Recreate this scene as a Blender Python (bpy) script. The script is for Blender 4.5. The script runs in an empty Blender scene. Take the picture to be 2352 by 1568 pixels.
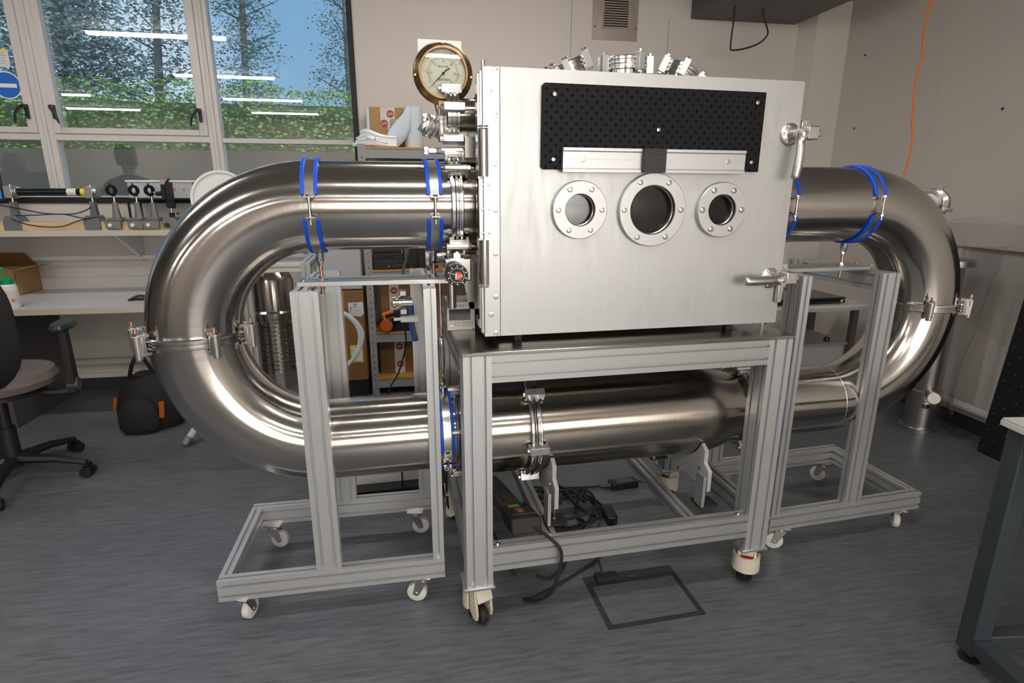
import bpy, bmesh, math, random
from mathutils import Vector, Matrix
V=Vector; PI=math.pi; random.seed(7)
sc=bpy.context.scene; COL=sc.collection
# ---------------- camera, world, exposure ----------------
def cam():
    yaw,pitch,roll=0.2120,0.2602,0.0031
    cy,sy,cp,sp=math.cos(yaw),math.sin(yaw),math.cos(pitch),math.sin(pitch)
    f=V((sy*cp,cy*cp,-sp)); r=V((cy,-sy,0)); u=r.cross(f)
    cr,sr=math.cos(roll),math.sin(roll)
    R,U=cr*r+sr*u,-sr*r+cr*u
    m=Matrix((R,U,-f)).transposed().to_4x4(); m.translation=V((-0.2027,-1.6583,1.4955))
    c=bpy.data.cameras.new('camera'); c.sensor_width=36; c.lens=36*1300.0/2352; c.clip_start=.02; c.clip_end=200
    o=bpy.data.objects.new('camera',c); o.matrix_world=m; COL.objects.link(o); sc.camera=o
cam()
sc.view_settings.view_transform='Standard'; sc.view_settings.look='None'
sc.view_settings.exposure=0.68; sc.view_settings.gamma=1; sc.view_settings.use_curve_mapping=False
w=bpy.data.worlds.new('world'); sc.world=w; w.use_nodes=True
nt=w.node_tree; bgn=nt.nodes['Background']; tc=nt.nodes.new('ShaderNodeTexCoord'); sx=nt.nodes.new('ShaderNodeSeparateXYZ')
nz=nt.nodes.new('ShaderNodeTexNoise'); nz.inputs['Scale'].default_value=3
rp=nt.nodes.new('ShaderNodeValToRGB'); rp.color_ramp.elements[0].color=(.30,.47,.62,1); rp.color_ramp.elements[1].color=(.17,.38,.68,1); rp.color_ramp.elements[1].position=.55
mx=nt.nodes.new('ShaderNodeMixRGB'); mx.inputs[2].default_value=(.62,.74,.86,1)
nt.links.new(tc.outputs['Generated'],sx.inputs[0]); nt.links.new(tc.outputs['Generated'],nz.inputs[0]); nt.links.new(sx.outputs[2],rp.inputs[0])
r2=nt.nodes.new('ShaderNodeValToRGB'); r2.color_ramp.elements[0].position=.5; r2.color_ramp.elements[1].position=.7
nt.links.new(nz.outputs[0],r2.inputs[0]); nt.links.new(r2.outputs[0],mx.inputs[0]); nt.links.new(rp.outputs[0],mx.inputs[1]); nt.links.new(mx.outputs[0],bgn.inputs[0])
wm=nt.nodes.new('ShaderNodeMixRGB'); mr=nt.nodes.new('ShaderNodeMapRange'); mr.inputs[1].default_value=.1; mr.inputs[2].default_value=-.45   # sky behind the camera brightened to shine through the added window
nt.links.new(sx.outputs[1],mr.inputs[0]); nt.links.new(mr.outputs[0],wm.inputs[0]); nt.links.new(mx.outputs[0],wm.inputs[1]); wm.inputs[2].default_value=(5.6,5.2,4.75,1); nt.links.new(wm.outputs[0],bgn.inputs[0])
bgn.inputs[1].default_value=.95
STRIP=38.0   # radiance of the ceiling luminaires
# the room is turned 2.4 degrees against the machine
RM=Matrix.Translation((0,2.97,0))@Matrix.Rotation(-.042,4,'Z')
# ---------------- materials ----------------
def mat(name,col,rough=.5,metal=0,aniso=0,emit=0,bump=None,noise=None,alpha=1,trans=0,spec=None,sheen=0,coat=0,uv=False):
    m=bpy.data.materials.new(name); m.use_nodes=True; t=m.node_tree; b=t.nodes['Principled BSDF']; L=t.links.new
    b.inputs['Base Color'].default_value=(*col,1); b.inputs['Roughness'].default_value=rough; b.inputs['Metallic'].default_value=metal
    if spec is not None: b.inputs['Specular IOR Level'].default_value=spec
    if coat: b.inputs['Coat Weight'].default_value=coat; b.inputs['Coat Roughness'].default_value=.1
    if emit: b.inputs['Emission Color'].default_value=(*col,1); b.inputs['Emission Strength'].default_value=emit
    if alpha<1: b.inputs['Alpha'].default_value=alpha
    if trans: b.inputs['Transmission Weight'].default_value=trans
    if aniso:
        b.inputs['Anisotropic'].default_value=aniso
        tg=t.nodes.new('ShaderNodeTangent'); tg.direction_type='UV_MAP'; tg.uv_map='UVMap'; L(tg.outputs[0],b.inputs['Tangent'])
    co=t.nodes.new('ShaderNodeTexCoord'); mp=t.nodes.new('ShaderNodeMapping'); L(co.outputs['UV' if uv else 'Object'],mp.inputs[0])
    if noise:   # (scale xyz, amount, roughness swing, tint)
        s,a,rs=noise[:3]; mp.inputs['Scale'].default_value=s
        if len(noise)>3: mp.inputs['Rotation'].default_value=noise[3]
        n=t.nodes.new('ShaderNodeTexNoise'); n.inputs['Scale'].default_value=1; n.inputs['Detail'].default_value=4; L(mp.outputs[0],n.inputs[0])
        r=t.nodes.new('ShaderNodeMapRange'); r.inputs[1].default_value=.25; r.inputs[2].default_value=.75; r.inputs[3].default_value=1-a; r.inputs[4].default_value=1+a
        L(n.outputs[0],r.inputs[0]); h=t.nodes.new('ShaderNodeVectorMath'); h.operation='SCALE'; h.inputs[0].default_value=col; L(r.outputs[0],h.inputs['Scale']); L(h.outputs[0],b.inputs['Base Color'])
        if rs:
            r=t.nodes.new('ShaderNodeMapRange'); r.inputs[1].default_value=.3; r.inputs[2].default_value=.7; r.inputs[3].default_value=max(rough-rs,.02); r.inputs[4].default_value=rough+rs
            L(n.outputs[0],r.inputs[0]); L(r.outputs[0],b.inputs['Roughness'])
    if bump:    # (scale xyz, strength, distance)
        m2=t.nodes.new('ShaderNodeMapping'); L(co.outputs['Object'],m2.inputs[0]); m2.inputs['Scale'].default_value=bump[0]
        if len(bump)>3: m2.inputs['Rotation'].default_value=bump[3]
        n=t.nodes.new('ShaderNodeTexNoise'); n.inputs['Scale'].default_value=1; n.inputs['Detail'].default_value=3; L(m2.outputs[0],n.inputs[0])
        bp=t.nodes.new('ShaderNodeBump'); bp.inputs['Strength'].default_value=bump[1]; bp.inputs['Distance'].default_value=bump[2]
        L(n.outputs[0],bp.inputs['Height']); L(bp.outputs[0],b.inputs['Normal'])
    return m
M={}
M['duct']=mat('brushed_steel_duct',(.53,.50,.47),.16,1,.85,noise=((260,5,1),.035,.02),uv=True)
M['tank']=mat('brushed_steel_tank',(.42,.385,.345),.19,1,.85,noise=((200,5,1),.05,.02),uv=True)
M['steel']=mat('polished_steel',(.66,.65,.63),.16,1)
M['steel2']=mat('satin_steel',(.55,.53,.5),.3,1)
M['chrome']=mat('chromed_steel',(.75,.76,.78),.12,1)
M['bolt']=mat('stainless_bolt',(.62,.6,.57),.25,1)
M['copper']=mat('greased_copper_thread',(.62,.36,.25),.4,1)
M['claw']=mat('bead_blasted_clamp',(.58,.56,.54),.38,1)
M['alu']=mat('milled_aluminium',(.54,.55,.56),.42,.85)
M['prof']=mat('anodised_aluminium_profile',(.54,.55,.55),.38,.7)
M['prof2']=mat('anodised_aluminium_profile_lit',(.64,.65,.66),.38,.65)  # front lighting put into the colour of stands and front table legs
M['door']=mat('scuffed_aluminium_plate',(.53,.54,.545),.46,.8,noise=((45,45,9),.045,.05,(0,.6,0)),bump=((300,300,40),.3,.0008,(0,.7,0)))
M['top']=mat('smooth_steel_plate',(.47,.455,.435),.2,1,noise=((2,2,2),.04,.03))
M['blk']=mat('black_anodised',(.012,.012,.014),.45,spec=.3)
M['blkplastic']=mat('black_plastic',(.012,.012,.013),.45)
M['blkgloss']=mat('black_gloss',(.01,.01,.011),.18)
M['rubber']=mat('black_rubber',(.016,.015,.014),.7)
M['blue']=mat('blue_rubber_liner',(.0,.085,.72),.45)
M['white']=mat('white_plastic',(.78,.78,.76),.4)
M['nylon']=mat('white_nylon_wheel',(.74,.73,.69),.45)
M['cream']=mat('cream_painted_metal',(.66,.60,.49),.4)
M['red']=mat('red_plastic',(.75,.03,.01),.45)
M['green']=mat('green_plastic',(.0,.28,.11),.4)
M['brass']=mat('tarnished_brass',(.25,.155,.075),.36,.9,noise=((25,25,25),.18,.08))
M['dial']=mat('ivory_gauge_dial',(.60,.60,.49),.5)
M['ink']=mat('black_ink',(.015,.015,.02),.6)
M['redink']=mat('red_ink',(.65,.10,.04),.6)
M['wall']=mat('painted_wall',(.60,.56,.52),.62,noise=((1.2,1.2,1.2),.02,0))
M['ceil']=mat('ceiling_paint',(.40,.39,.37),.8); M['lwall']=mat('darkened_end_wall_paint',(.20,.18,.16),.8)  # ceiling and left wall tones lowered to cut bounced light
M['skirt']=mat('dark_skirting',(.035,.033,.034),.5)
M['wpaint']=mat('white_gloss_paint',(.62,.60,.58),.35)
M['frame']=mat('window_frame_paint',(.58,.55,.53),.4,noise=((30,30,6),.04,0))
M['blackstrip']=mat('black_blind_frame',(.006,.006,.007),.6)
M['desk']=mat('white_laminate',(.56,.57,.60),.32)
M['deskedge']=mat('beige_edging',(.50,.45,.38),.5)
M['card']=mat('brown_cardboard',(.40,.235,.095),.8,noise=((9,9,9),.06,0))
M['card2']=mat('dark_cardboard',(.22,.11,.04),.8,noise=((9,9,9),.06,0))
M['tape']=mat('printed_white_tape',(.60,.55,.52),.35)
M['sredtape']=mat('dark_red_print',(.36,.03,.02),.5)
M['paper']=mat('pale_blue_paper',(.60,.68,.76),.9,bump=((120,120,120),.25,.001))
M['label']=mat('white_label',(.68,.67,.64),.5)
M['yellow']=mat('yellow_label',(.75,.62,.03),.5)
M['orange']=mat('orange_plastic',(.85,.19,.01),.45)
M['orange2']=mat('orange_fabric',(.38,.075,.0),.7)
M['shelf']=mat('grey_painted_racking',(.27,.28,.28),.45)
M['chip']=mat('chipboard',(.50,.24,.06),.7,noise=((60,60,60),.12,0))
M['pine']=mat('varnished_pine',(.55,.40,.22),.5,noise=((3,60,60),.12,0))
M['taupe']=mat('taupe_vent_metal',(.34,.29,.25),.4)
M['darkgrey']=mat('dark_grey_metal',(.085,.08,.08),.5)
M['midgrey']=mat('grey_cast_metal',(.16,.16,.17),.45,.3)
M['lensgrey']=mat('grey_paint_mount',(.19,.185,.18),.5,.2)
M['chair']=mat('black_chair_fabric',(.012,.012,.014),.85)
M['seat']=mat('taupe_seat_fabric',(.16,.13,.12),.9)
M['arm']=mat('black_arm_pad',(.02,.03,.04),.32)
M['bag']=mat('black_backpack_fabric',(.008,.008,.009),.8)
M['screen']=mat('dark_display',(.012,.012,.011),.15)
M['offwhite']=mat('off_white_front_panel',(.68,.66,.60),.45)
M['greybox']=mat('light_grey_metal_case',(.42,.43,.43),.45)
M['benchleg']=mat('slate_grey_steel',(.045,.055,.065),.45)
M['hatch']=mat('dark_grey_hatch_frame',(.035,.033,.032),.55,noise=((25,25,25),.15,0))
M['skin']=mat('skin',(.42,.25,.18),.55)
M['hair']=mat('dark_hair',(.012,.01,.01),.6)
M['shirt']=mat('navy_jumper',(.01,.014,.025),.85)
M['jeans']=mat('dark_trousers',(.012,.014,.02),.85)
M['bluesign']=mat('blue_sign_print',(.005,.12,.55),.4)
M['leaf']=mat('hedge_leaf',(.06,.14,.03),.55,noise=((2,2,2),.45,0))
M['needle']=mat('pine_foliage',(.03,.07,.085),.8,noise=((1,1,1),.35,0))  # blue haze of distance mixed into the foliage colour
M['bark']=mat('tree_bark',(.022,.03,.036),.9)
M['ground']=mat('lawn_ground',(.05,.07,.03),.95)
M['fence']=mat('shadow_dark_fence',(.018,.018,.016),.8)  # shade put into the colour so the pane reflections show
M['tube_w']=mat('clear_pvc_tube',(.55,.58,.62),.25)
M['film']=None
M['strip']=mat('luminaire_diffuser',(1.0,.955,.90),.5,emit=STRIP)
M['cork']=mat('rear_wall_paint',(.62,.55,.47),.8)
# floor: blue-grey vinyl with streaks
def floor_mat():
    m=bpy.data.materials.new('streaked_vinyl_floor'); m.use_nodes=True; t=m.node_tree; b=t.nodes['Principled BSDF']; L=t.links.new
    co=t.nodes.new('ShaderNodeTexCoord'); mp=t.nodes.new('ShaderNodeMapping'); mp.inputs['Rotation'].default_value=(0,0,.12); mp.inputs['Scale'].default_value=(7,70,1); L(co.outputs['Object'],mp.inputs[0])
    n=t.nodes.new('ShaderNodeTexNoise'); n.inputs['Scale'].default_value=1; n.inputs['Detail'].default_value=6; n.inputs['Roughness'].default_value=.65; n.inputs['Distortion'].default_value=.6; L(mp.outputs[0],n.inputs[0])
    r=t.nodes.new('ShaderNodeValToRGB'); e=r.color_ramp.elements; e[0].position=.34; e[0].color=(.080,.088,.099,1); e[1].position=.74; e[1].color=(.170,.184,.203,1)
    k=e.new(.5); k.color=(.118,.129,.144,1)
    L(n.outputs[0],r.inputs[0]); L(r.outputs[0],b.inputs['Base Color']); b.inputs['Roughness'].default_value=.38
    n2=t.nodes.new('ShaderNodeTexNoise'); n2.inputs['Scale'].default_value=260; L(co.outputs['Object'],n2.inputs[0])
    bp=t.nodes.new('ShaderNodeBump'); bp.inputs['Strength'].default_value=.15; bp.inputs['Distance'].default_value=.002; L(n2.outputs[0],bp.inputs['Height']); L(bp.outputs[0],b.inputs['Normal'])
    return m
M['floor']=floor_mat()
def board_mat():   # black breadboard with two interleaved rows of tapped holes
    m=mat('drilled_black_breadboard',(.014,.014,.016),.5,spec=.12); t=m.node_tree; b=t.nodes['Principled BSDF']; L=t.links.new
    co=t.nodes.new('ShaderNodeTexCoord'); outs=[]
    for off in (0,.5):
        mp=t.nodes.new('ShaderNodeMapping'); mp.inputs['Scale'].default_value=(1/.0314,0,1/.0314); mp.inputs['Location'].default_value=(off,0,off); L(co.outputs['Object'],mp.inputs[0])
        f=t.nodes.new('ShaderNodeVectorMath'); f.operation='FRACTION'; L(mp.outputs[0],f.inputs[0])
        s=t.nodes.new('ShaderNodeVectorMath'); s.operation='SUBTRACT'; s.inputs[1].default_value=(.5,0,.5); L(f.outputs[0],s.inputs[0])
        l=t.nodes.new('ShaderNodeVectorMath'); l.operation='LENGTH'; L(s.outputs[0],l.inputs[0]); outs.append(l)
    mn=t.nodes.new('ShaderNodeMath'); mn.operation='MINIMUM'; L(outs[0].outputs['Value'],mn.inputs[0]); L(outs[1].outputs['Value'],mn.inputs[1])
    r=t.nodes.new('ShaderNodeMapRange'); r.inputs[1].default_value=.08; r.inputs[2].default_value=.15; L(mn.outputs[0],r.inputs[0])
    mc=t.nodes.new('ShaderNodeMixRGB'); mc.inputs[1].default_value=(.001,.001,.001,1); mc.inputs[2].default_value=(.009,.009,.011,1); L(r.outputs[0],mc.inputs[0]); L(mc.outputs[0],b.inputs['Base Color'])
    bp=t.nodes.new('ShaderNodeBump'); bp.inputs['Strength'].default_value=.9; bp.inputs['Distance'].default_value=.003; L(r.outputs[0],bp.inputs['Height']); L(bp.outputs[0],b.inputs['Normal'])
    return m
M['board']=board_mat()
def glass_mat(name,tint,refl,rough=0.0):
    m=bpy.data.materials.new(name); m.use_nodes=True; t=m.node_tree; t.nodes.clear(); L=t.links.new
    o=t.nodes.new('ShaderNodeOutputMaterial'); a=t.nodes.new('ShaderNodeBsdfTransparent'); a.inputs[0].default_value=(*tint,1)
    g=t.nodes.new('ShaderNodeBsdfGlossy'); g.inputs['Roughness'].default_value=rough; g.inputs[0].default_value=(1,1,1,1)
    x=t.nodes.new('ShaderNodeMixShader'); lw=t.nodes.new('ShaderNodeLayerWeight'); lw.inputs[0].default_value=.5
    p=t.nodes.new('ShaderNodeMath'); p.operation='POWER'; p.inputs[1].default_value=4; L(lw.outputs['Facing'],p.inputs[0])
    r=t.nodes.new('ShaderNodeMapRange'); r.inputs[3].default_value=refl; r.inputs[4].default_value=1; L(p.outputs[0],r.inputs[0])
    L(r.outputs[0],x.inputs[0]); L(a.outputs[0],x.inputs[1]); L(g.outputs[0],x.inputs[2]); L(x.outputs[0],o.inputs[0]); return m
M['glass']=glass_mat('window_glass',(.84,.90,.93),.17)
M['vglass']=glass_mat('viewport_glass',(.6,.62,.64),.022)
M['film']=glass_mat('clear_plastic_film',(.90,.90,.91),.02,.18)
# ---------------- mesh builder ----------------
OFF={}; SPLIT={'hanger_rod','adjuster','red_mark','screw','nut','wing_nut','clamp_jaw','post','levelling_bolt','wheel','printed_line','lower_pipe','keeper_screw','washer_nut','bracket','joint','castor_wheel','clamp_bolt','post_holder'}
def basis(d):
    d=V(d).normalized(); a=V((0,0,1)) if abs(d.z)<.9 else V((1,0,0)); u=a.cross(d).normalized(); return u,d.cross(u),d
class MB:
    def __init__(s): s.v=[]; s.f=[]; s.uv={}
    def add(s,vs,fs,uv=None):
        n=len(s.v); s.v+=[V(p) for p in vs]
        for i,f in enumerate(fs):
            if uv: s.uv[len(s.f)]=uv[i]
            s.f.append([n+k for k in f])
        return s
    def box(s,x0,x1,y0,y1,z0,z1,M4=None):
        p=[V((x,y,z)) for z in (z0,z1) for y in (y0,y1) for x in (x0,x1)]
        if M4: p=[M4@q for q in p]
        return s.add(p,[(0,2,3,1),(4,5,7,6),(0,1,5,4),(2,6,7,3),(0,4,6,2),(1,3,7,5)])
    def ring(s,pts_list,closed_len=False,cap=True,uvr=None):
        k=len(pts_list[0]); vs=[p for r in pts_list for p in r]; fs=[]; uv=[]
        L=[0]
        for i in range(1,len(pts_list)): L.append(L[-1]+(sum(pts_list[i],V())/k-sum(pts_list[i-1],V())/k).length+1e-5)
        for i in range(len(pts_list)-1):
            for j in range(k):
                fs.append((i*k+j,i*k+(j+1)%k,(i+1)*k+(j+1)%k,(i+1)*k+j)); a,b=j/k,(j+1)/k
                uv.append(((L[i],a),(L[i],b),(L[i+1],b),(L[i+1],a)))
        if cap:
            n=len(pts_list); fs.append(tuple(range(k))[::-1]); fs.append(tuple((n-1)*k+j for j in range(k)))
            uv.append([(j*.01,j*.013) for j in range(k)]); uv.append([(j*.01,j*.013) for j in range(k)])
        return s.add(vs,fs,uv)
    def lathe(s,prof,o,d=(0,0,1),n=32,cap=True):
        u,v,w=basis(d); o=V(o)
        return s.ring([[o+w*h+(u*math.cos(2*PI*j/n)+v*math.sin(2*PI*j/n))*max(r,1e-4) for j in range(n)] for r,h in prof],cap=cap)
    def cyl(s,a,b,r,r1=None,n=20):
        a,b=V(a),V(b); return s.lathe([(r,0),(r if r1 is None else r1,(b-a).length)],a,b-a,n)
    def tube(s,pts,r,n=10,sub=0):
        pts=[V(p) for p in pts]
        if sub and isinstance(r,(list,tuple)):
            r=[r[i]+(r[i+1]-r[i])*t/sub for i in range(len(r)-1) for t in range(sub)]+[r[-1]]
        if sub:
            q=[]; P=[pts[0]]+pts+[pts[-1]]
            for i in range(1,len(P)-2):
                for t in range(sub):
                    t/=sub; a,b,c,d=P[i-1],P[i],P[i+1],P[i+2]
                    q.append(.5*((2*b)+(c-a)*t+(2*a-5*b+4*c-d)*t*t+(3*b-a-3*c+d)*t**3))
            pts=q+[pts[-1]]
        rs=r if isinstance(r,(list,tuple)) else [r]*len(pts)
        t0=(pts[1]-pts[0]).normalized(); u=basis(t0)[0]; R=[]
        for i,p in enumerate(pts):
            t=(pts[min(i+1,len(pts)-1)]-pts[max(i-1,0)]); t=t.normalized() if t.length>1e-9 else t0
            u=(u-t*u.dot(t)); u=u.normalized() if u.length>1e-6 else basis(t)[0]; v=t.cross(u)
            R.append([p+(u*math.cos(2*PI*j/n)+v*math.sin(2*PI*j/n))*rs[i] for j in range(n)])
        return s.ring(R)
    def torus(s,c,d,R,r,n=48,m=10,a0=0,a1=2*PI,flat=1):
        u,v,w=basis(d); c=V(c); full=abs(a1-a0-2*PI)<1e-6
        rings=[]
        for i in range(n+1):
            a=a0+(a1-a0)*i/n; e=u*math.cos(a)+v*math.sin(a)
            rings.append([c+e*(R+r*math.cos(2*PI*j/m))+w*(r*flat*math.sin(2*PI*j/m)) for j in range(m)])
        return s.ring(rings,cap=not full)
    def band(s,c,u,v,w,R0,R1,h,a0,a1,n=40):   # curved strap of rectangular section
        c=V(c); rings=[]
        for i in range(n+1):
            a=a0+(a1-a0)*i/n; e=u*math.cos(a)+v*math.sin(a)
            rings.append([c+e*R0-w*h,c+e*R1-w*h,c+e*R1+w*h,c+e*R0+w*h])
        return s.ring(rings)
    def prism(s,poly,o,ux,uy,d):
        o,ux,uy,d=V(o),V(ux),V(uy),V(d); n=len(poly); a=[o+ux*x+uy*y for x,y in poly]
        vs=a+[p+d for p in a]; fs=[tuple(range(n))[::-1],tuple(range(n,2*n))]+[(i,(i+1)%n,n+(i+1)%n,n+i) for i in range(n)]
        return s.add(vs,fs)
    def plate_hole(s,outer,R,o,ux,uy,d,n=32):   # rectangle/disc ring
        pass
    def xf(s,M4):
        s.v=[M4@p for p in s.v]; return s
    def obj(s,name,m,parent=None,room=False,loc=None,bev=0,ang=35,seg=2):
        if name in SPLIT and parent:
            par=list(range(len(s.v)))
            def fd(i):
                while par[i]!=i: par[i]=par[par[i]]; i=par[i]
                return i
            for f in s.f:
                for k in f[1:]: par[fd(k)]=fd(f[0])
            g={}
            for i,f in enumerate(s.f): g.setdefault(fd(f[0]),[]).append(i)
            if len(g)>1:
                for fs in g.values():
                    q=MB(); ids=sorted({k for i in fs for k in s.f[i]}); mp_={k:j for j,k in enumerate(ids)}
                    q.v=[s.v[k] for k in ids]
                    for i in fs:
                        if i in s.uv: q.uv[len(q.f)]=s.uv[i]
                        q.f.append([mp_[k] for k in s.f[i]])
                    o=q._obj(name,m,parent,room,loc,bev,ang,seg)
                return o
        return s._obj(name,m,parent,room,loc,bev,ang,seg)
    def _obj(s,name,m,parent=None,room=False,loc=None,bev=0,ang=35,seg=2):
        off=OFF[parent.name] if parent else V(loc or (0,0,0))
        me=bpy.data.meshes.new(name); bm=bmesh.new(); vs=[bm.verts.new(p-off) for p in s.v]; uvl=bm.loops.layers.uv.new('UVMap')
        for i,f in enumerate(s.f):
            try: fc=bm.faces.new([vs[k] for k in f])
            except ValueError: continue
            fc.smooth=True
            if i in s.uv:
                for l,q in zip(fc.loops,s.uv[i]): l[uvl].uv=q
            else:
                nrm=fc.normal
                for l in fc.loops: c=l.vert.co; l[uvl].uv=(c.x+c.y*.3,c.z+c.y)
        bmesh.ops.recalc_face_normals(bm,faces=bm.faces)
        for e in bm.edges:
            if len(e.link_faces)==2 and e.calc_face_angle(0)>math.radians(ang): e.smooth=False
        bm.to_mesh(me); bm.free(); me.materials.append(m if not isinstance(m,str) else M[m])
        o=bpy.data.objects.new(name,me); COL.objects.link(o); OFF[o.name]=off
        if bev:
            b=o.modifiers.new('bevel','BEVEL'); b.width=bev; b.segments=seg; b.limit_method='ANGLE'; b.angle_limit=math.radians(40); b.harden_normals=False
        if parent: o.parent=parent
        elif room: o.matrix_world=RM@Matrix.Translation(off)
        else: o.location=off
        return o
def tag(o,label=None,cat=None,group=None,kind=None):
    if label: o['label']=label
    if cat: o['category']=cat
    if group: o['group']=group
    if kind: o['kind']=kind
    return o
def thing(name,label,cat,loc,rz=0,group=None,room=False,local=False):
    o=bpy.data.objects.new(name,None); COL.objects.link(o); o.empty_display_size=.1
    m=Matrix.Translation(V(loc))@Matrix.Rotation(rz,4,'Z'); o.matrix_world=(RM@m) if room else m
    OFF[o.name]=V((0,0,0)) if local else V(loc)
    return tag(o,label,cat,group)
def inst(src,name,parent,M4,kids=True):   # part copy (with its sub-parts) placed by M4 in the builder's frame of the parent
    c=src.copy(); c.name=name; COL.objects.link(c); c.parent=parent; c.matrix_parent_inverse=Matrix(); c.matrix_basis=Matrix.Translation(-OFF[parent.name])@M4; OFF[c.name]=V((0,0,0))
    for ch in src.children if kids else []:
        d=ch.copy(); COL.objects.link(d); d.parent=c; d.matrix_parent_inverse=Matrix(); d.matrix_basis=ch.matrix_basis.copy()
    return c
def copy_tree(o,M4):
    c=o.copy(); COL.objects.link(c); c.matrix_world=M4; OFF[c.name]=OFF[o.name]
    for ch in list(o.children):
        d=ch.copy(); COL.objects.link(d); d.parent=c; d.matrix_parent_inverse=Matrix(); d.matrix_basis=ch.matrix_basis.copy()
        for g in list(ch.children):
            h=g.copy(); COL.objects.link(h); h.parent=d; h.matrix_parent_inverse=Matrix(); h.matrix_basis=g.matrix_basis.copy()
    return c
def T(*a): return Matrix.Translation(V(a))
def Rm(a,ax): return Matrix.Rotation(a,4,ax)
def frame(o,z,x=None):   # matrix with local z along z
    z=V(z).normalized(); x=V(x) if x is not None else basis(z)[0]; x=(x-z*x.dot(z)).normalized(); y=z.cross(x)
    m=Matrix((x,y,z)).transposed().to_4x4(); m.translation=V(o); return m
def text(s,size,M4,m,parent,name='lettering',align='CENTER',ext=.0003,xs=1):
    cu=bpy.data.curves.new('txt','FONT'); cu.body=s; cu.size=size; cu.align_x=align; cu.align_y='CENTER'; cu.extrude=ext; cu.resolution_u=3
    t=bpy.data.objects.new('txt',cu); COL.objects.link(t); dg=bpy.context.evaluated_depsgraph_get()
    me=bpy.data.meshes.new_from_object(t.evaluated_get(dg)); bpy.data.objects.remove(t); bpy.data.curves.remove(cu)
    me.transform(Matrix.Diagonal((xs,1,1,1))); me.transform(Matrix.Translation(-OFF[parent.name])@M4); me.materials.clear(); me.materials.append(M[m]); me.name=name
    o=bpy.data.objects.new(name,me); COL.objects.link(o); o.parent=parent; OFF[o.name]=OFF[parent.name]; return o
FRONT=Rm(PI/2,'X')  # text facing -y
def prof_poly(w,h,mod):
    # slotted extrusion outline, w x h, slots every module on each face
    def side(L):
        n=max(1,round(L/mod)); out=[]
        for i in range(n):
            c=-L/2+L*(i+.5)/n; out+=[(c-.0048,0),(c-.0048,.003),(c-.0052,.003),(c-.0052,.0145),(c+.0052,.0145),(c+.0052,.003),(c+.0048,.003),(c+.0048,0)]
        return out
    P=[(-w/2,-h/2)]; P+=[(x,-h/2+d) for x,d in side(w)]; P.append((w/2,-h/2)); P+=[(w/2-d,y) for y,d in side(h)]
    P.append((w/2,h/2)); P+=[(-x,h/2-d) for x,d in side(w)]; P.append((-w/2,h/2)); P+=[(-w/2+d,-y) for y,d in side(h)]
    return P
def profile(x0,x1,y0,y1,z0,z1,axis,mod=.045):   # slotted bar filling the given box, long axis given
    mb=MB(); d={'x':x1-x0,'y':y1-y0,'z':z1-z0}
    c=V(((x0+x1)/2,(y0+y1)/2,(z0+z1)/2))
    if axis=='z': mb.prism(prof_poly(d['x'],d['y'],mod),(c.x,c.y,z0),(1,0,0),(0,1,0),(0,0,d['z']))
    if axis=='x': mb.prism(prof_poly(d['y'],d['z'],mod),(x0,c.y,c.z),(0,1,0),(0,0,1),(d['x'],0,0))
    if axis=='y': mb.prism(prof_poly(d['z'],d['x'],mod),(c.x,y0,c.z),(0,0,1),(1,0,0),(0,d['y'],0))
    return mb
def structure(o): o['kind']='structure'; return o
# ======================= ROOM =======================
XR,XL,YF,ZC=3.495,-7.2,-8.8,2.95
structure(MB().box(XL-.2,XR+.2,YF-.2,.25,-.1,0).obj('floor','floor',room=True))
structure(MB().box(XL-.2,XR+.2,YF-.2,.25,ZC,ZC+.1).obj('ceiling','ceil',room=True))
WX0,WX1,WZ0,WZ1=-5.75,-.42,1.44,2.86
wb=MB()
wb.box(XL-.2,XR+.2,0,.25,0,WZ0-.04); wb.box(WX1+.04,XR+.2,0,.25,WZ0-.04,ZC); wb.box(XL-.2,WX0-.04,0,.25,WZ0-.04,ZC); wb.box(WX0-.04,WX1+.04,0,.25,WZ1+.04,ZC)
structure(wb.obj('wall_back','wall',room=True))
structure(MB().box(XR,XR+.2,YF,0,0,ZC).obj('wall_right','wall',room=True))
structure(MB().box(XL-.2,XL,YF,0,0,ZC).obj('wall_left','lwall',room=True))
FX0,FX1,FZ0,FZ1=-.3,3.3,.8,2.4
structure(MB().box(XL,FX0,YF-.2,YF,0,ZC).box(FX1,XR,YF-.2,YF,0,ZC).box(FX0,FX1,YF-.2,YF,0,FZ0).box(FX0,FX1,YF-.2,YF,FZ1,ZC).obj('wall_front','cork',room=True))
w2=thing('added_light_window',None,None,(FX0,YF,FZ0),room=True); w2['kind']='structure'  # unseen window, added to put bright bands on the ducts
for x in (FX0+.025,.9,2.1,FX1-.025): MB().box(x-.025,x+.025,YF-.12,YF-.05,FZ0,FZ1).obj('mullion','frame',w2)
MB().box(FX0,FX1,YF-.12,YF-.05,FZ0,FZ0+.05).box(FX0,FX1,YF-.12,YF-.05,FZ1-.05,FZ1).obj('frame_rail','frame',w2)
structure(MB().prism([(3.135,0),(3.205,-.14),(XR,-.14),(XR,0)],(0,0,0),(1,0,0),(0,1,0),(0,0,ZC)).obj('wall_corner','wall',room=True))
structure(MB().box(-3.2,-.45,-.018,0,0,.1).box(-.45,3.1,-.018,0,0,.1).obj('baseboard_back','skirt',room=True))
structure(MB().box(XR-.018,XR,-6,-.14,0,.1).obj('baseboard_right','skirt',room=True))
structure(MB().box(-3.4,3.1,-.03,0,.1,.135).obj('trim_1','wpaint',room=True))
structure(MB().box(XR-.03,XR,-6,-.14,.1,.13).obj('trim_2','wpaint',room=True))
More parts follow.
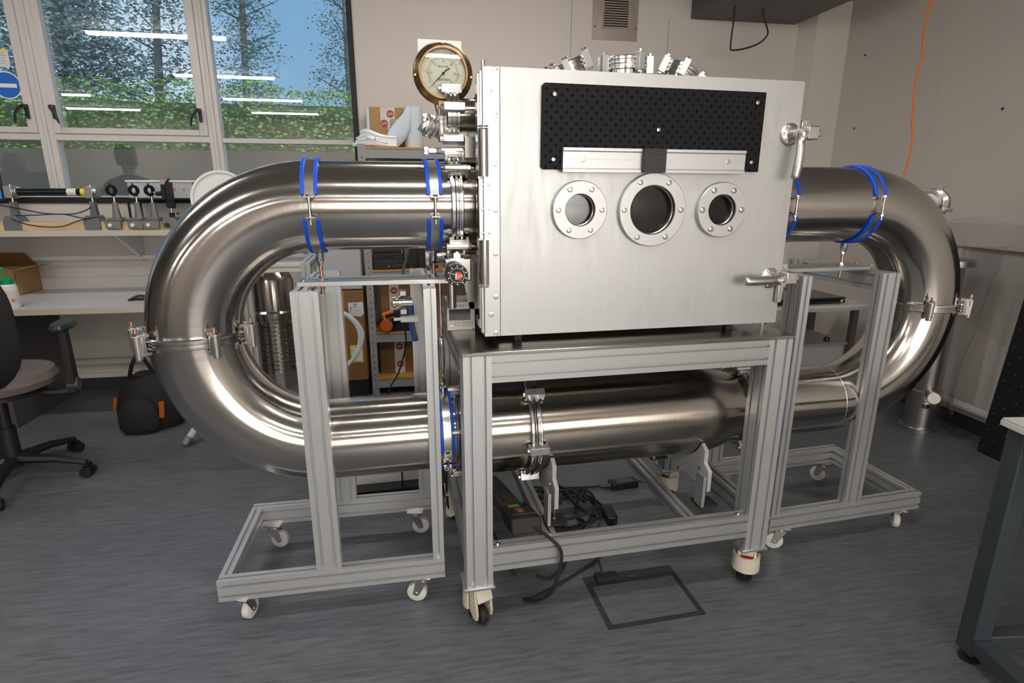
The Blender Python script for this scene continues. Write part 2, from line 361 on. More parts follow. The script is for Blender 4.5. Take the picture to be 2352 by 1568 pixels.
structure(MB().box(1.234,1.238,-.003,0,.1,ZC).box(2.02,2.024,-.003,0,1.3,2.79).obj('trim_3','shelf',room=True))   # panel joints
structure(MB().box(XR-.05,XR,-4,-1.25,1.16,1.30).obj('trim_4','wall',room=True,bev=.004))
def wallpipe(pts,lab):
    o=MB().tube(pts,.028,14).obj('heating_pipe','wpaint',room=True,loc=pts[0]); tag(o,lab,'pipe')
wallpipe([(-3.3,-.032,.225),(3.1,-.032,.225)],'white heating pipe along the wall above the skirting under the window bench')
wallpipe([(XR-.06,-.2,.165),(XR-.06,-5,.165)],'white heating pipe low on the right-hand wall beside the black board')
# --- window ---
win=thing('window_1',None,None,(WX0,0,WZ0),room=True); win['kind']='structure'
fr=MB(); fr.box(WX0-.04,WX1+.04,-.012,.2,WZ0-.04,WZ0).box(WX1,WX1+.04,-.012,.2,WZ0,WZ1).box(WX0-.04,WX1+.04,-.012,.2,WZ1,WZ1+.04).box(WX0-.04,WX0,-.012,.2,WZ0,WZ1)
fr.obj('blind_frame','blackstrip',win)
mull=[(-5.74,-5.66),(-4.64,-4.54),(-3.60,-3.50),(-2.545,-2.445),(-1.445,-1.36)]
mb=MB()
for a,b in mull: mb.box(a,b,.03,.11,WZ0,WZ1).box((a+b)/2-.012,(a+b)/2+.012,.02,.03,WZ0,WZ1)
mb.obj('mullion','frame',win,bev=.004)
mb=MB(); mb.box(WX0,-1.44,.035,.105,1.827,1.872).box(-1.36,WX1,.035,.105,1.827,1.861).box(WX0,WX1,.04,.1,WZ0,WZ0+.012).obj('transom','frame',win,bev=.003)
for a,b in zip([m[1] for m in mull[:4]],[m[0] for m in mull[1:]]):
    c=MB(); z0,z1=1.872,WZ1
    c.box(a,a+.046,.022,.08,z0,z1).box(b-.058,b,.022,.08,z0,z1).box(a+.046,b-.058,.022,.08,z0,z0+.04).box(a+.046,b-.058,.022,.08,z1-.04,z1)
    ca=c.obj('casement','frame',win,bev=.004)
    MB().box(a+.046,b-.058,.068,.072,z0+.04,z1-.04).obj('pane','glass',ca)
    MB().box(a,b,.068,.072,WZ0+.012,1.827).obj('pane','glass',win)
    for hx,s in ((b-.035,-1),(a+.03,1)):
        if hx<-2.6 and s>0: continue
        h=MB().box(hx-.009,hx+.009,0,.022,1.965,2.055)
        h.tube([(hx,-.012,2.045),(hx+s*.012,-.05,2.03),(hx+s*.038,-.058,1.99),(hx+s*.05,-.05,1.93)],[.011,.011,.009,.005],8)
        h.cyl((hx,0,2.04),(hx,-.03,2.04),.012).obj('handle','blkplastic',ca)
MB().box(-1.36,WX1,.068,.072,WZ0+.012,1.827).box(-1.36,WX1,.068,.072,1.861,WZ1).obj('pane','glass',win)
# stickers on the left pane
c0=V((-2.665,.06,2.155)); o=MB().lathe([(.088,0),(.088,.002)],(-2.70,.066,2.18),(0,-1,0),40).obj('round_sign','white',room=True,loc=(-2.70,.066,2.18)); tag(o,'round blue sign with a white bar on the left window pane','sign')
MB().lathe([(.081,0),(.081,.0008)],(-2.70,.064,2.18),(0,-1,0),40).obj('blue_disc','bluesign',o); MB().box(-2.76,-2.64,.0622,.0632,2.165,2.19).obj('white_bar','white',o)
o=MB().box(-2.80,-2.655,.064,.066,2.295,2.405).obj('notice_sheet','label',room=True,loc=(-2.72,.065,2.3)); tag(o,'white notice with a yellow top edge on the left window pane','notice')
MB().box(-2.80,-2.655,.0632,.064,2.395,2.405).obj('yellow_edge','yellow',o)
mb=MB()
for k in range(5): mb.box(-2.79,-2.68+.01*(k%2),.0632,.064,2.38-.016*k,2.382-.016*k)
mb.obj('printed_line','ink',o)
# --- outside ---
structure(MB().box(-40,40,.3,60,-.5,-.3).obj('ground','ground',room=True))
def leaf_cloud(name,pts,size,m,label,cat,loc,stem=None,group=None):
    t=thing(name,label,cat,loc,room=True,group=group); mb=MB()
    for p in pts:
        d=V((random.gauss(0,1),random.gauss(0,1),random.gauss(0,1))).normalized(); u,v,w=basis(d); s=size*random.uniform(.6,1.3); p=V(p)
        mb.add([p-u*s,p-v*s*.5,p+u*s,p+v*s*.5],[(0,1,2,3)])
    mb.obj('foliage',m,t)
    if stem: stem.obj('trunk','bark',t)
    return t
pts=[]
for i in range(42000):
    x=random.uniform(-8.5,3.5); top=2.86+.06*math.sin(x*2.1)+.05*math.sin(x*5.3+1)+(.1 if -4.4<x<-3 else 0)
    z=random.uniform(.2,top); f=random.random()
    y=5.0+.5*(f**2)*(1 if random.random()<.3 else 0)+random.gauss(0,.07)+ (0 if z<top-.15 else random.uniform(0,.6))
    pts.append((x,y,z if random.random()<.93 else top+random.uniform(0,.1)))
h=leaf_cloud('garden_hedge',pts,.03,'leaf','clipped green hedge running outside the window','hedge',(-2,5,-.3))
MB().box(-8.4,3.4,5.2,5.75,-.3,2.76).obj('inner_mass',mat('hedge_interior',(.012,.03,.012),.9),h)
mb=MB()
for k in range(60): mb.box(-6.5+k*.15,-6.5+k*.15+.1495,4.2,4.225,-.3,2.02)
mb.box(-6.5,2.5,4.225,4.26,.4,.48).box(-6.5,2.5,4.225,4.26,1.6,1.68); o=mb.obj('board_fence','fence',room=True,loc=(-2,4.2,-.3)); tag(o,'board fence in a shadow-dark colour in front of the hedge outside','fence')
labs=['dark pine behind the hedge seen in the middle window pane','leaning bare-trunked pine right of the dark pine in the middle pane','dense dark conifer at the far left beyond the hedge','slender pine beyond the hedge near the second mullion','hazy pale tree top beyond the hedge in the right pane','broad conifer between the left and middle panes']
for (x,y,h_,r,n,lean),lab in zip([(-6.8,9.2,8.5,1.6,4600,0),(-6.6,12.5,9.5,1.2,1700,.35),(-12.6,11,9,2.4,4500,0),(-5.0,15,10,1.2,1700,.2),(-2.0,17,8.2,1.5,1100,0),(-9.8,14.5,10,2.4,4600,0)],labs):
    pts=[]
    for _ in range(n//4):
        z=h_*random.uniform(.28,1); rr=r*(1.15-z/h_*.75)*math.sqrt(random.random()); a=random.uniform(0,2*PI); c=V((x+rr*math.cos(a)+lean*z*.2,y+rr*math.sin(a)*.7,z))
        for _ in range(16): pts.append(c+V((random.gauss(0,.22),random.gauss(0,.2),random.gauss(0,.09))))
    st=MB().tube([(x,y,-.3),(x+lean*.4,y,h_*.3),(x+lean*h_*.16,y,h_*.7),(x+lean*h_*.2,y,h_)],[.15,.12,.08,.02],8)
    for _ in range(26):
        z=h_*random.uniform(.25,.9); a=random.uniform(0,2*PI); st.tube([(x+lean*z*.2,y,z),(x+lean*z*.2+r*.9*math.cos(a),y+r*.7*math.sin(a),z+.5)],[.03,.008],4)
    leaf_cloud('pine_tree',pts,.05,'needle',lab,'tree',(x,y,-.3),st,group='trees beyond the hedge')
# --- luminaires ---
cols=['far left','middle','right-hand']; rows=['row nearest the window','second row from the window','third row from the window','row furthest from the window']
for i,cx in enumerate((-5.5,-2.34,.5)):
    for j,cy in enumerate((-1.67,-3.72,-5.7,-7.4)):
        if i==0 and j<2: continue
        t=thing('ceiling_light','long white strip light, %s column, %s'%(cols[i],rows[j]),'light',(cx,cy,ZC),room=True,group='strip lights under the ceiling')
        MB().box(cx-.62,cx+.62,cy-.045,cy+.045,ZC-.03,ZC).obj('housing','wpaint',t); MB().box(cx-.6,cx+.6,cy-.035,cy+.035,ZC-.05,ZC-.03).obj('diffuser','strip',t)
# --- vent, ceiling unit and its cable ---
t=thing('wall_vent','taupe slotted ventilation grille high on the back wall','vent',(1.58,0,2.62),room=True)
mb=MB(); x0,x1,z0,z1=1.40,1.765,2.62,2.94
mb.add([(x0,-.004,z0),(x1,-.004,z0),(x1,-.004,z1),(x0,-.004,z1),(x0+.07,-.022,z0+.07),(x1-.07,-.022,z0+.07),(x1-.07,-.022,z1-.03),(x0+.07,-.022,z1-.03),(x0,0,z0),(x1,0,z0),(x1,0,z1),(x0,0,z1)],
 [(0,1,5,4),(1,2,6,5),(2,3,7,6),(3,0,4,7),(8,9,1,0),(9,10,2,1),(10,11,3,2),(11,8,0,3)]); mb.obj('surround','taupe',t)
MB().box(x0+.07,x1-.07,-.008,-.002,z0+.07,z1-.03).obj('duct_opening','blkplastic',t)
mb=MB()
for k in range(13):
    z=z0+.085+k*.017; mb.box(x0+.07,x1-.07,-.022,-.012,z,z+.007)
mb.box(x0+.07,x0+.085,-.024,-.01,z0+.07,z1-.03).box(x1-.085,x1-.07,-.024,-.01,z0+.07,z1-.03).box(x0+.07,x1-.07,-.024,-.01,z0+.068,z0+.082).obj('louvre','taupe',t)
for a,b in ((x0+.02,z0+.09),(x1-.02,z0+.09)): MB().cyl((a,-.016,b),(a,-.008,b),.005).obj('screw','ink',t)
t=thing('wall_unit','dark grey air handling unit on the back wall above the pillar','air unit',(2.65,0,2.8),room=True)
MB().box(2.2,3.105,-1.02,-.0,2.8,2.948).obj('casing','darkgrey',t,bev=.004)
mb=MB()
for k in range(8): mb.box(2.196,2.2,-.5+.05*k-.5,-.5+.05*k-.47,2.83,2.93)
mb.box(2.19,2.2,-1.0,-.55,2.825,2.83).obj('side_grille','blkplastic',t)
MB().box(3.09,3.13,-.72,-.66,2.80,2.81).cyl((3.12,-.69,2.79),(3.12,-.69,2.82),.008).obj('bracket','steel2',t)
o=MB().tube([(2.37,-.35,2.80),(2.37,-.35,2.7),(2.365,-.35,2.54),(2.385,-.35,2.51),(2.50,-.35,2.53),(2.60,-.35,2.57),(2.655,-.35,2.63),(2.63,-.35,2.70),(2.60,-.35,2.76),(2.605,-.35,2.80)],.006,8,sub=6).obj('power_cable','rubber',room=True,loc=(2.37,-.35,2.8)); tag(o,'black cable hanging in a loop below the grey wall unit','cable')
pts=[(3.31,-1.1,2.95),(3.30,-1.1,2.75),(3.285,-1.1,2.51),(3.30,-1.1,2.35),(3.29,-1.1,2.18),(3.315,-1.1,1.95),(3.34,-1.1,1.83),(3.33,-1.1,1.67),(3.27,-1.1,1.40),(3.285,-1.1,1.20),(3.31,-1.1,1.09),(3.305,-1.1,.99),(3.37,-1.1,.97),(3.44,-1.1,1.0),(3.48,-1.1,1.2)]
o=MB().tube(pts,.006,8,sub=6).obj('orange_cable','orange',room=True,loc=(3.31,-1.1,2.95)); tag(o,'thin orange cable hanging down in front of the right-hand wall','cable')
mb=MB()
for y,z in ((-1.548,1.978),(-.355,1.985),(-.355,2.518)): mb.cyl((XR-.001,y,z),(XR+.002,y,z),.009)
structure(mb.obj('trim_5','ink',room=True))
# --- bench under the window, shelf above it ---
def tt(p): return V(p)
t=thing('window_bench','white laminate bench with beige edge under the window','bench',(-2.2,-.4,0),room=True)
MB().box(-3.9,-.85,-.81,-.02,.76,.79).obj('worktop','desk',t,bev=.002); MB().box(-3.9,-.85,-.813,-.8095,.752,.79).obj('edging','deskedge',t)
for x in (-3.8,-2.62,-.93): MB().box(x,x+.04,-.75,-.10,0,.76).obj('support_leg','darkgrey',t)
t=thing('window_shelf','long white shelf on the wall below the window','shelf',(-2.2,-.25,1.21),room=True)
MB().box(-3.9,-.85,-.5,-.001,1.205,1.237).obj('board','desk',t,bev=.002); MB().box(-3.9,-.85,-.5035,-.4995,1.203,1.237).obj('edging','deskedge',t)
for x in (-3.4,-2.0,-1.0): MB().prism([(0,0),(-.4,0),(0,-.22)],(x,-.001,1.205),(0,1,0),(0,0,1),(.02,0,0)).obj('bracket','wpaint',t)
structure(MB().box(-3.9,-.85,-.02,0,.79,.87).box(-3.9,-.85,-.05,0,1.0,1.03).obj('trim_6','wpaint',room=True))
# pine board with the optics on it: room frame, front of shelf
o=MB().box(-2.66,-1.45,-.43,-.37,1.237,1.292).obj('pine_rail','pine',room=True,loc=(-2.1,-.4,1.237)); tag(o,'pine board lying along the shelf under the laser and lens mounts','board')
def saddle(x,y,lab,post_h,group):
    pass
t=thing('laser_tube','black laser tube held level on two grey mounts on the shelf','laser',(-2.3,-.4,1.292),room=True); Y=-.38
MB().cyl((-2.52,Y,1.478),(-2.10,Y,1.478),.024,n=24).obj('tube','blkgloss',t); MB().lathe([(.0244,0),(.0244,.055)],(-2.22,Y,1.478),(1,0,0),24,cap=False).obj('aperture_label','label',t); MB().lathe([(.0245,0),(.0245,.028)],(-2.14,Y,1.478),(1,0,0),24,cap=False).obj('warning_label','yellow',t)
for x in (-2.55,-2.085):
    mb=MB().box(x-.025,x+.02,Y-.032,Y+.032,1.44,1.515); mb.cyl((x+.02,Y,1.478),(x+.045,Y,1.478),.035,n=24).obj('ring_mount','claw',t,bev=.002)
    MB().cyl((x,Y,1.515),(x,Y,1.525),.007).cyl((x,Y,1.33),(x,Y,1.44),.009).obj('post','steel',t)
    MB().prism([(-.02,0),(.02,0),(.013,.09),(-.013,.09)],(x,Y-.02,1.33),(1,0,0),(0,0,1),(0,.04,0)).obj('post_holder','midgrey',t,bev=.002)
    MB().prism([(-.05,-.005),(.05,-.005),(.05,.05),(.03,.085),(-.03,.085),(-.05,.05)],(x,Y-.06,1.245),(1,0,0),(0,0,1),(0,.10,0)).obj('saddle','midgrey',t,bev=.004)
labs=['first lens holder right of the laser tube','second lens holder right of the laser tube','third lens holder, next to the black tilt mount']
for k,x in enumerate((-1.955,-1.82,-1.725)):
    t=thing('lens_holder','round black %s, on a grey stand'%labs[k],'lens holder',(x,Y,1.292),room=True,group='round lens holders on the shelf')
    MB().prism([(-.05,.055),(-.045,0),(.045,0),(.05,.055)],(x,Y-.075,1.245),(1,0,0),(0,0,1),(0,.12,0)).box(x-.06,x+.06,Y-.08,Y+.05,1.30,1.306).box(x-.04,x+.04,Y-.05,Y+.03,1.306,1.314).obj('saddle','lensgrey',t,bev=.002)
    MB().cyl((x-.012,Y-.075,1.27),(x-.012,Y-.09,1.27),.011).obj('clamp_knob','white',t)
    MB().lathe([(.026,0),(.015,.10)],(x,Y,1.314),(0,0,1),6).obj('post_holder','lensgrey',t); MB().cyl((x,Y,1.41),(x,Y,1.46),.008).obj('post','steel',t)
    mb=MB().lathe([(.020,0),(.034,0),(.036,.006),(.034,.02),(.020,.02),(.020,0)],(x-.01,Y-.01,1.49),(.85,-.5,0),28,cap=False); mb.box(x-.008,x+.008,Y-.012,Y+.012,1.452,1.463); mb.cyl((x-.01,Y,1.52),(x-.01,Y,1.535),.006).obj('lens_ring','blk',t)
t=thing('mirror_mount','black tilt mirror mount on the shelf beside the big duct bend','mirror mount',(-1.62,Y,1.292),room=True); x=-1.615
MB().prism([(-.045,0),(.045,0),(.05,.04),(.03,.07),(-.03,.07),(-.05,.04)],(x,Y-.06,1.245),(1,0,0),(0,0,1),(0,.10,0)).obj('saddle','lensgrey',t,bev=.004)
MB().cyl((x-.015,Y-.06,1.268),(x-.015,Y-.075,1.268),.014,n=8).obj('clamp_knob','blkplastic',t); MB().cyl((x,Y,1.31),(x,Y,1.345),.017).box(x-.02,x+.03,Y-.01,Y+.01,1.375,1.385).cyl((x+.03,Y,1.34),(x+.045,Y,1.34),.006).obj('post_holder','blk',t); MB().cyl((x,Y,1.345),(x,Y,1.40),.007).obj('post','steel',t)
MB().box(x-.02,x+.025,Y-.02,Y+.02,1.385,1.44).box(x-.035,x-.01,Y-.03,Y+.03,1.43,1.53).box(x-.005,x+.02,Y-.035,Y+.03,1.425,1.545).box(x-.05,x-.035,Y-.012,Y+.012,1.455,1.49).cyl((x-.08,Y,1.47),(x-.05,Y,1.47),.014).obj('tilt_plate','blk',t,bev=.002)
MB().cyl((x-.005,Y,1.545),(x+.02,Y-.02,1.565),.009).cyl((x-.09,Y,1.475),(x-.08,Y,1.475),.01).box(x-.04,x-.005,Y-.015,Y+.015,1.53,1.56).obj('adjuster','chrome',t)
for k,pts in enumerate(([(-2.72,-.36,1.44),(-2.62,-.4,1.40),(-2.5,-.42,1.375),(-2.35,-.43,1.345),(-2.2,-.43,1.34),(-2.12,-.43,1.36),(-2.08,-.42,1.385)],
    [(-2.53,-.43,1.33),(-2.4,-.44,1.335),(-2.25,-.44,1.34),(-2.15,-.44,1.318),(-2.1,-.44,1.31)],[(-2.53,-.46,1.31),(-2.45,-.47,1.28),(-2.35,-.47,1.262),(-2.24,-.47,1.265),(-2.15,-.45,1.30),(-2.05,-.44,1.322)])):
    o=MB().tube(pts,.004,6,sub=6).obj('thin_cable','rubber',room=True,loc=pts[0]); tag(o,['thin black cable sagging from the window to the right laser mount','thin black cable crossing between the two laser mounts','lowest thin black cable drooping over the pine board'][k],'cable')
t=thing('storage_tub','clear plastic tub with a white lid on the window sill shelf','tub',(-1.72,-.13,1.24),room=True)
MB().box(-1.93,-1.52,-.22,-.05,1.44,1.545).obj('body',mat('frosted_tub',(.7,.74,.78),.3,alpha=.55),t); MB().box(-1.94,-1.50,-.23,-.04,1.545,1.558).obj('lid','white',t,bev=.004)
MB().box(-1.9,-1.8,-.2,-.08,1.45,1.51).obj('contents','label',t); MB().box(-1.64,-1.63,-.221,-.219,1.485,1.505).box(-1.58,-1.57,-.221,-.219,1.485,1.505).obj('red_mark','redink',t)
t=thing('small_rack','low black rack carrying the clear tub at the back of the shelf','rack',(-1.7,-.13,1.237),room=True)
MB().box(-1.95,-1.40,-.235,-.035,1.428,1.4395).obj('rack_top','blkplastic',t,bev=.002)
for x in (-1.94,-1.41):
    for y in (-.225,-.045): MB().box(x-.006,x+.006,y-.006,y+.006,1.237,1.428).obj('leg','blkplastic',t)
o=MB().lathe([(.0,0),(.17,0),(.185,.012),(.19,.03),(.175,.03),(.168,.018),(0,.018)],(-1.27,-.42,1.43),(.12,-1,.08),48).obj('round_tray','white',room=True,loc=(-1.27,-.42,1.24)); tag(o,'large round grey-white dish standing on edge behind the duct bend','dish')
o=thing('monitor','blue-lit computer monitor at the left end of the window shelf','monitor',(-2.95,-.25,1.237),room=True)
MB().box(-3.1,-2.665,-.27,-.25,1.42,1.62).obj('casing','blkplastic',o,bev=.003); MB().box(-2.9,-2.8,-.3,-.2,1.237,1.245).box(-2.87,-2.84,-.255,-.235,1.245,1.42).obj('stand','blkplastic',o)
M['lit']=mat('lit_blue_screen',(.0,.10,.36),.3,emit=.9); MB().box(-3.09,-2.675,-.2715,-.27,1.435,1.61).obj('screen','lit',o); text(': :',.03,T(-2.70,-.272,1.55)@FRONT,'label',o); text('NAME',.02,T(-2.70,-.272,1.50)@FRONT,'label',o)
# items on the bench
t=thing('open_carton','open brown cardboard carton on the window bench','box',(-2.85,-.2,.79),room=True)
x0,x1,y0,y1,z0,z1=-3.12,-2.69,-.29,-.03,.79,.962
mb=MB().box(x0,x1,y0,y0+.006,z0,z1).box(x0,x1,y1-.006,y1,z0,z1).box(x0,x0+.006,y0,y1,z0,z1).box(x1-.006,x1,y0,y1,z0,z1).box(x0,x1,y0,y1,z0,z0+.005); mb.obj('body','card',t)
def quadplate(p,th=.004):
    p=[V(q) for q in p]; n=(p[1]-p[0]).cross(p[2]-p[0]).normalized()*th; k=len(p); return MB().add(p+[q+n for q in p],[tuple(range(k)),tuple(range(k,2*k))[::-1]]+[(i,(i+1)%k,k+(i+1)%k,k+i) for i in range(k)])
quadplate([(x1,y0,z1),(x1,y1,z1),(x1+.11,y1-.02,z1+.02),(x1+.1,y0+.05,z1+.03)]).obj('side_flap','card',t)
quadplate([(x0,y0,z1),(x1,y0,z1),(x1-.02,y0-.06,z1+.03),(x1-.14,y0-.05,z1+.075),(x0,y0-.04,z1+.08)]).obj('front_flap','card',t)
quadplate([(x0,y1,z1),(x1,y1,z1),(x1-.03,y1-.06,z1+.10),(x0,y1-.06,z1+.11)]).obj('back_flap','card2',t)
MB().box(x0,x1-.2,y0-.045,y0-.043,z1+.04,z1+.075).obj('printed_tape','tape',t)
t=thing('wash_bottle','clear wash bottle with green cap and bent spout on the bench','bottle',(-2.46,-.745,.79),room=True)
bx,by=-2.461,-.745
MB().lathe([(0,0),(.042,0),(.045,.006),(.045,.125),(.042,.14),(.030,.15),(.030,.156),(0,.156)],(bx,by,.79),(0,0,1),36).obj('body','white',t)
MB().lathe([(.0455,0),(.0455,.085)],(bx,by,.815),(0,0,1),36,cap=False).obj('label','label',t)
MB().lathe([(0,0),(.036,0),(.036,.03),(.030,.034),(0,.034)],(bx,by,.940),(0,0,1),36).obj('cap','green',t)
MB().tube([(bx,by,.97),(bx-.003,by,.99),(bx-.008,by,1.02),(bx-.02,by,1.037),(bx-.05,by,1.045),(bx-.09,by,1.035)],.007,10,sub=5).obj('spout','green',t)
text('250ml',.026,T(bx-.004,by-.0475,.858)@Rm(-.1,'Z')@FRONT@Rm(PI/2,'Z'),'ink',t); MB().box(bx+.027,bx+.041,by-.036,by-.030,.835,.85).obj('hazard_mark','orange',t)
text('ID',.018,T(bx-.010,by-.047,.90)@FRONT@Rm(PI/2,'Z'),'ink',t)
t=thing('pliers','folded black pliers lying on the bench behind the duct bend','pliers',(-1.77,-.60,.79),room=True)
MB().tube([(-1.87,-.61,.797),(-1.82,-.60,.80),(-1.76,-.61,.80),(-1.67,-.61,.80)],[.006,.009,.009,.007],8,sub=3).tube([(-1.86,-.63,.80),(-1.81,-.595,.82),(-1.74,-.61,.812),(-1.66,-.63,.80)],[.005,.008,.009,.006],8,sub=3).obj('handle','blkplastic',t)
# --- racking by the window ---
t=thing('racking_unit','grey boltless racking unit with chipboard shelves against the back wall','shelving',(.3,-.25,0),room=True)
for x in (-.36,1.0):
    for y in (-.48,-.12):
        s=1 if x<0 else -1
        MB().box(min(x,x+s*.05),max(x,x+s*.05),y if y<-.2 else y+.043,y+.002 if y<-.2 else y+.045,0,1.80).box(x-.001,x+.001,min(y,y+.045),y+.045,0,1.80).obj('upright','shelf',t)
mb=MB()
for k in range(34): mb.cyl((-.335,-.4805,.06+k*.05),(-.335,-.479,.06+k*.05),.005,n=8)
mb.obj('slot_row','ink',t)
for z in (1.77,.93,.47,.115):
    MB().box(-.355,1.05,-.47,-.03,z,z+.012).obj('shelf_board','chip',t); MB().box(-.31,1.0,-.478,-.474,z-.062,z-.001).box(-.31,1.0,-.478,-.455,z-.006,z-.001).box(-.31,1.0,-.08,-.075,z-.062,z-.001).obj('beam','shelf',t)
def taped_box(name,label,x0,x1,y0,y1,z0,z1,m,tapes=(),reds=(),rz=0,room=True):
    t=thing(name,label,'box',((x0+x1)/2,(y0+y1)/2,z0),room=room); MB().box(x0,x1,y0,y1,z0,z1).obj('carton_body',m,t,bev=.003)
    for a,b,c,d in tapes: MB().box(a,b,y0-.0012,y0-.0002,c,d).obj('tape','tape',t)
    for x,z in reds:
        MB().lathe([(.026,0),(.026,.0008)],(x,y0-.0014,z),(0,-1,0),24).obj('red_logo','sredtape',t); text('S',.045,T(x+.002,y0-.003,z)@FRONT@Rm(PI/2,'Z'),'label',t)
    return t
taped_box('parcel','small brown carton with white and red printed tape on the racking top',-.285,-.04,-.2,-.05,1.835,2.07,'card',[(-.21,-.16,1.94,2.07),(-.16,-.11,1.90,2.07),(-.145,-.085,1.835,1.99)],[(-.185,1.96),(-.14,2.025),(-.10,1.945)])
o=MB().box(-.31,-.286,-.2,-.06,1.79,2.06).obj('blue_packet','paper',room=True,loc=(-.3,-.13,1.79),bev=.006); tag(o,'pale blue packet standing against the left side of the taped carton','packet')
MB().box(-.29,-.02,-.23,-.04,1.782,1.835).obj('flat_carton','card2',None,room=True,loc=(-.15,-.13,1.782)); o=bpy.data.objects['flat_carton']; tag(o,'flat dark carton lying under the taped brown carton','box')
# paper roll
t=thing('paper_roll','roll of pale blue wiping paper standing on the racking top, end unrolled','paper roll',(.02,-.28,1.782),room=True)
MB().lathe([(.0,0),(.062,0),(.064,.01),(.064,.27),(.062,.28),(.02,.28),(.02,.25),(0,.25)],(.02,-.28,1.782),(0,0,1),36).obj('roll','paper',t)
vs=[];fs=[];n=14
for i in range(n+1):
    s=i/n; zt=2.062-.27*max(0,(s-.08)/.92)**1.1; x=.02-.064-.0+.03*(1-s)-s*.15+.015*math.sin(s*7); y=-.345-.03*s
    if i==0: x,y=.005,-.345
    zb=1.90-.118*min(1,s*2.2)
    vs+=[V((x,y,zt)),V((x+.004,y+.01*math.sin(s*5),(zt+zb)/2)),V((x-.01*s,y,min(zb,zt-.003)))]
for i in range(n): fs+=[(3*i,3*i+1,3*i+4,3*i+3),(3*i+1,3*i+2,3*i+5,3*i+4)]
o=MB().add(vs,fs).obj('loose_sheet','paper',t); s_=o.modifiers.new('s','SOLIDIFY'); s_.thickness=.0012
# bundle of plastic sleeves
t=thing('plastic_sleeves','bundle of folded clear plastic sleeves on the racking top','plastic bag',(-.25,-.36,1.782),room=True)
mb=MB()
for k in range(7):
    z=1.797+k*.0135; mb.tube([(-.40+.012*(k%3)+.01*k,-.38+.02*(k%2),z+.006*math.sin(k)),(-.30,-.38,z+.012),(-.2,-.37,z+.004-.004*k),(-.10,-.36,z-.005*k*.8)],[.013,.017,.016,.007],10,sub=5)
mb.obj('folded_film',mat('cloudy_plastic_film',(.66,.70,.76),.22,spec=.6),t); MB().tube([(-.30,-.4,1.84),(-.25,-.41,1.823),(-.16,-.40,1.81)],.002,5).tube([(-.245,-.41,1.825),(-.243,-.405,1.85)],.002,5).obj('red_mark','sredtape',t)
# things on the lower shelves
t=thing('power_supply','black bench power supply with a red knob on the racking shelf','power supply',(-.19,-.38,.942),room=True)
MB().box(-.30,-.085,-.45,-.2,.945,1.06).obj('casing','blkplastic',t,bev=.004); MB().box(-.275,-.16,-.452,-.45,1.015,1.045).obj('display','screen',t); MB().cyl((-.195,-.45,.965),(-.195,-.462,.965),.007).obj('knob','red',t)
MB().box(-.285,-.10,-.4535,-.45,.998,1.0).box(-.16,-.10,-.4525,-.45,.97,.975).obj('front_rib','darkgrey',t)
o=MB().box(-.30,-.09,-.44,-.2,1.062,1.15).obj('black_instrument','blkplastic',room=True,loc=(-.19,-.3,1.062),bev=.004); tag(o,'black instrument case stacked on top of the power supply','instrument')
o=MB().box(-.10,-.094,-.455,-.445,1.06,1.12).obj('orange_lead','orange',room=True,loc=(-.097,-.45,1.06)); tag(o,'short orange lead hanging in front of the black instrument','cable')
for k in range(3):
    o=MB().box(-.06+k*.075,.01+k*.075,-.44,-.1,.945,1.32-.03*k).obj('black_binder','blkplastic',room=True,loc=(-.02+k*.075,-.3,.945),bev=.004); tag(o,['tall black binder next to the power supply','tall black binder in the middle of the three','tall black binder furthest from the power supply'][k],'binder',group='black binders on the racking shelf')
taped_box('carton','dark brown carton with printed tape behind the orange multimeter',-.27,.3,-.40,-.08,.484,.83,'card2',[(-.205,-.135,.484,.83)],[(-.17,.78),(-.17,.68)])
taped_box('carton','dark brown carton on the bottom racking shelf',-.30,.3,-.36,-.08,.129,.39,'card2',[(-.19,-.115,.129,.39)],[(-.15,.34),(-.15,.2)])
t=taped_box('large_carton','tall brown carton labelled 16 and FRAGILE left of the racking',-.78,-.385,-.5,-.1,.13,.80,'card2'); MB().box(-.565,-.52,-.5012,-.5,.13,.80).obj('lighter_panel','card',t)
q=MB().prism([(-.05,-.045),(.03,-.06),(.055,-.035),(.05,.05),(-.055,.045)],(-.44,-.502,.67),(1,0,0),(0,0,1),(0,.001,0)).obj('shipping_label','label',t); text('16',.035,T(-.445,-.504,.695)@FRONT@Rm(1.4,'Z'),'ink',t); text('TYPE 3',.014,T(-.475,-.504,.67)@FRONT@Rm(1.4,'Z'),'ink',t)
MB().box(-.60,-.575,-.502,-.5,.70,.78).obj('fragile_label','label',t); text('FRAGILE',.017,T(-.588,-.5035,.74)@FRONT@Rm(PI/2,'Z'),'ink',t)
MB().box(-.50,-.41,-.502,-.5,.27,.40).obj('yellow_label','yellow',t); MB().box(-.49,-.42,-.5032,-.5,.28,.385).obj('white_label','label',t)
o=MB().box(-.8,-.385,-.48,-.1,0,.125).obj('black_crate','blkplastic',room=True,loc=(-.6,-.3,0),bev=.004); tag(o,'low black crate on the floor under the tall brown carton','crate')
o=MB().box(-.74,-.385,-.47,-.1,.805,1.24).obj('white_case','greybox',room=True,loc=(-.56,-.3,.805),bev=.01); tag(o,'pale grey case standing on the tall brown carton','box')
t=thing('multimeter_bag','orange and black multimeter lying in its pouch on the racking shelf','multimeter',(-.16,-.44,.484),room=True)
m4=T(-.15,-.45,.60)@Rm(-.25,'Y')
MB().box(-.10,.10,-.03,.02,-.04,.045).xf(m4).obj('body','blkplastic',t,bev=.01); MB().box(-.105,-.02,-.034,-.01,-.005,.055).xf(m4).obj('orange_holster','orange',t,bev=.008)
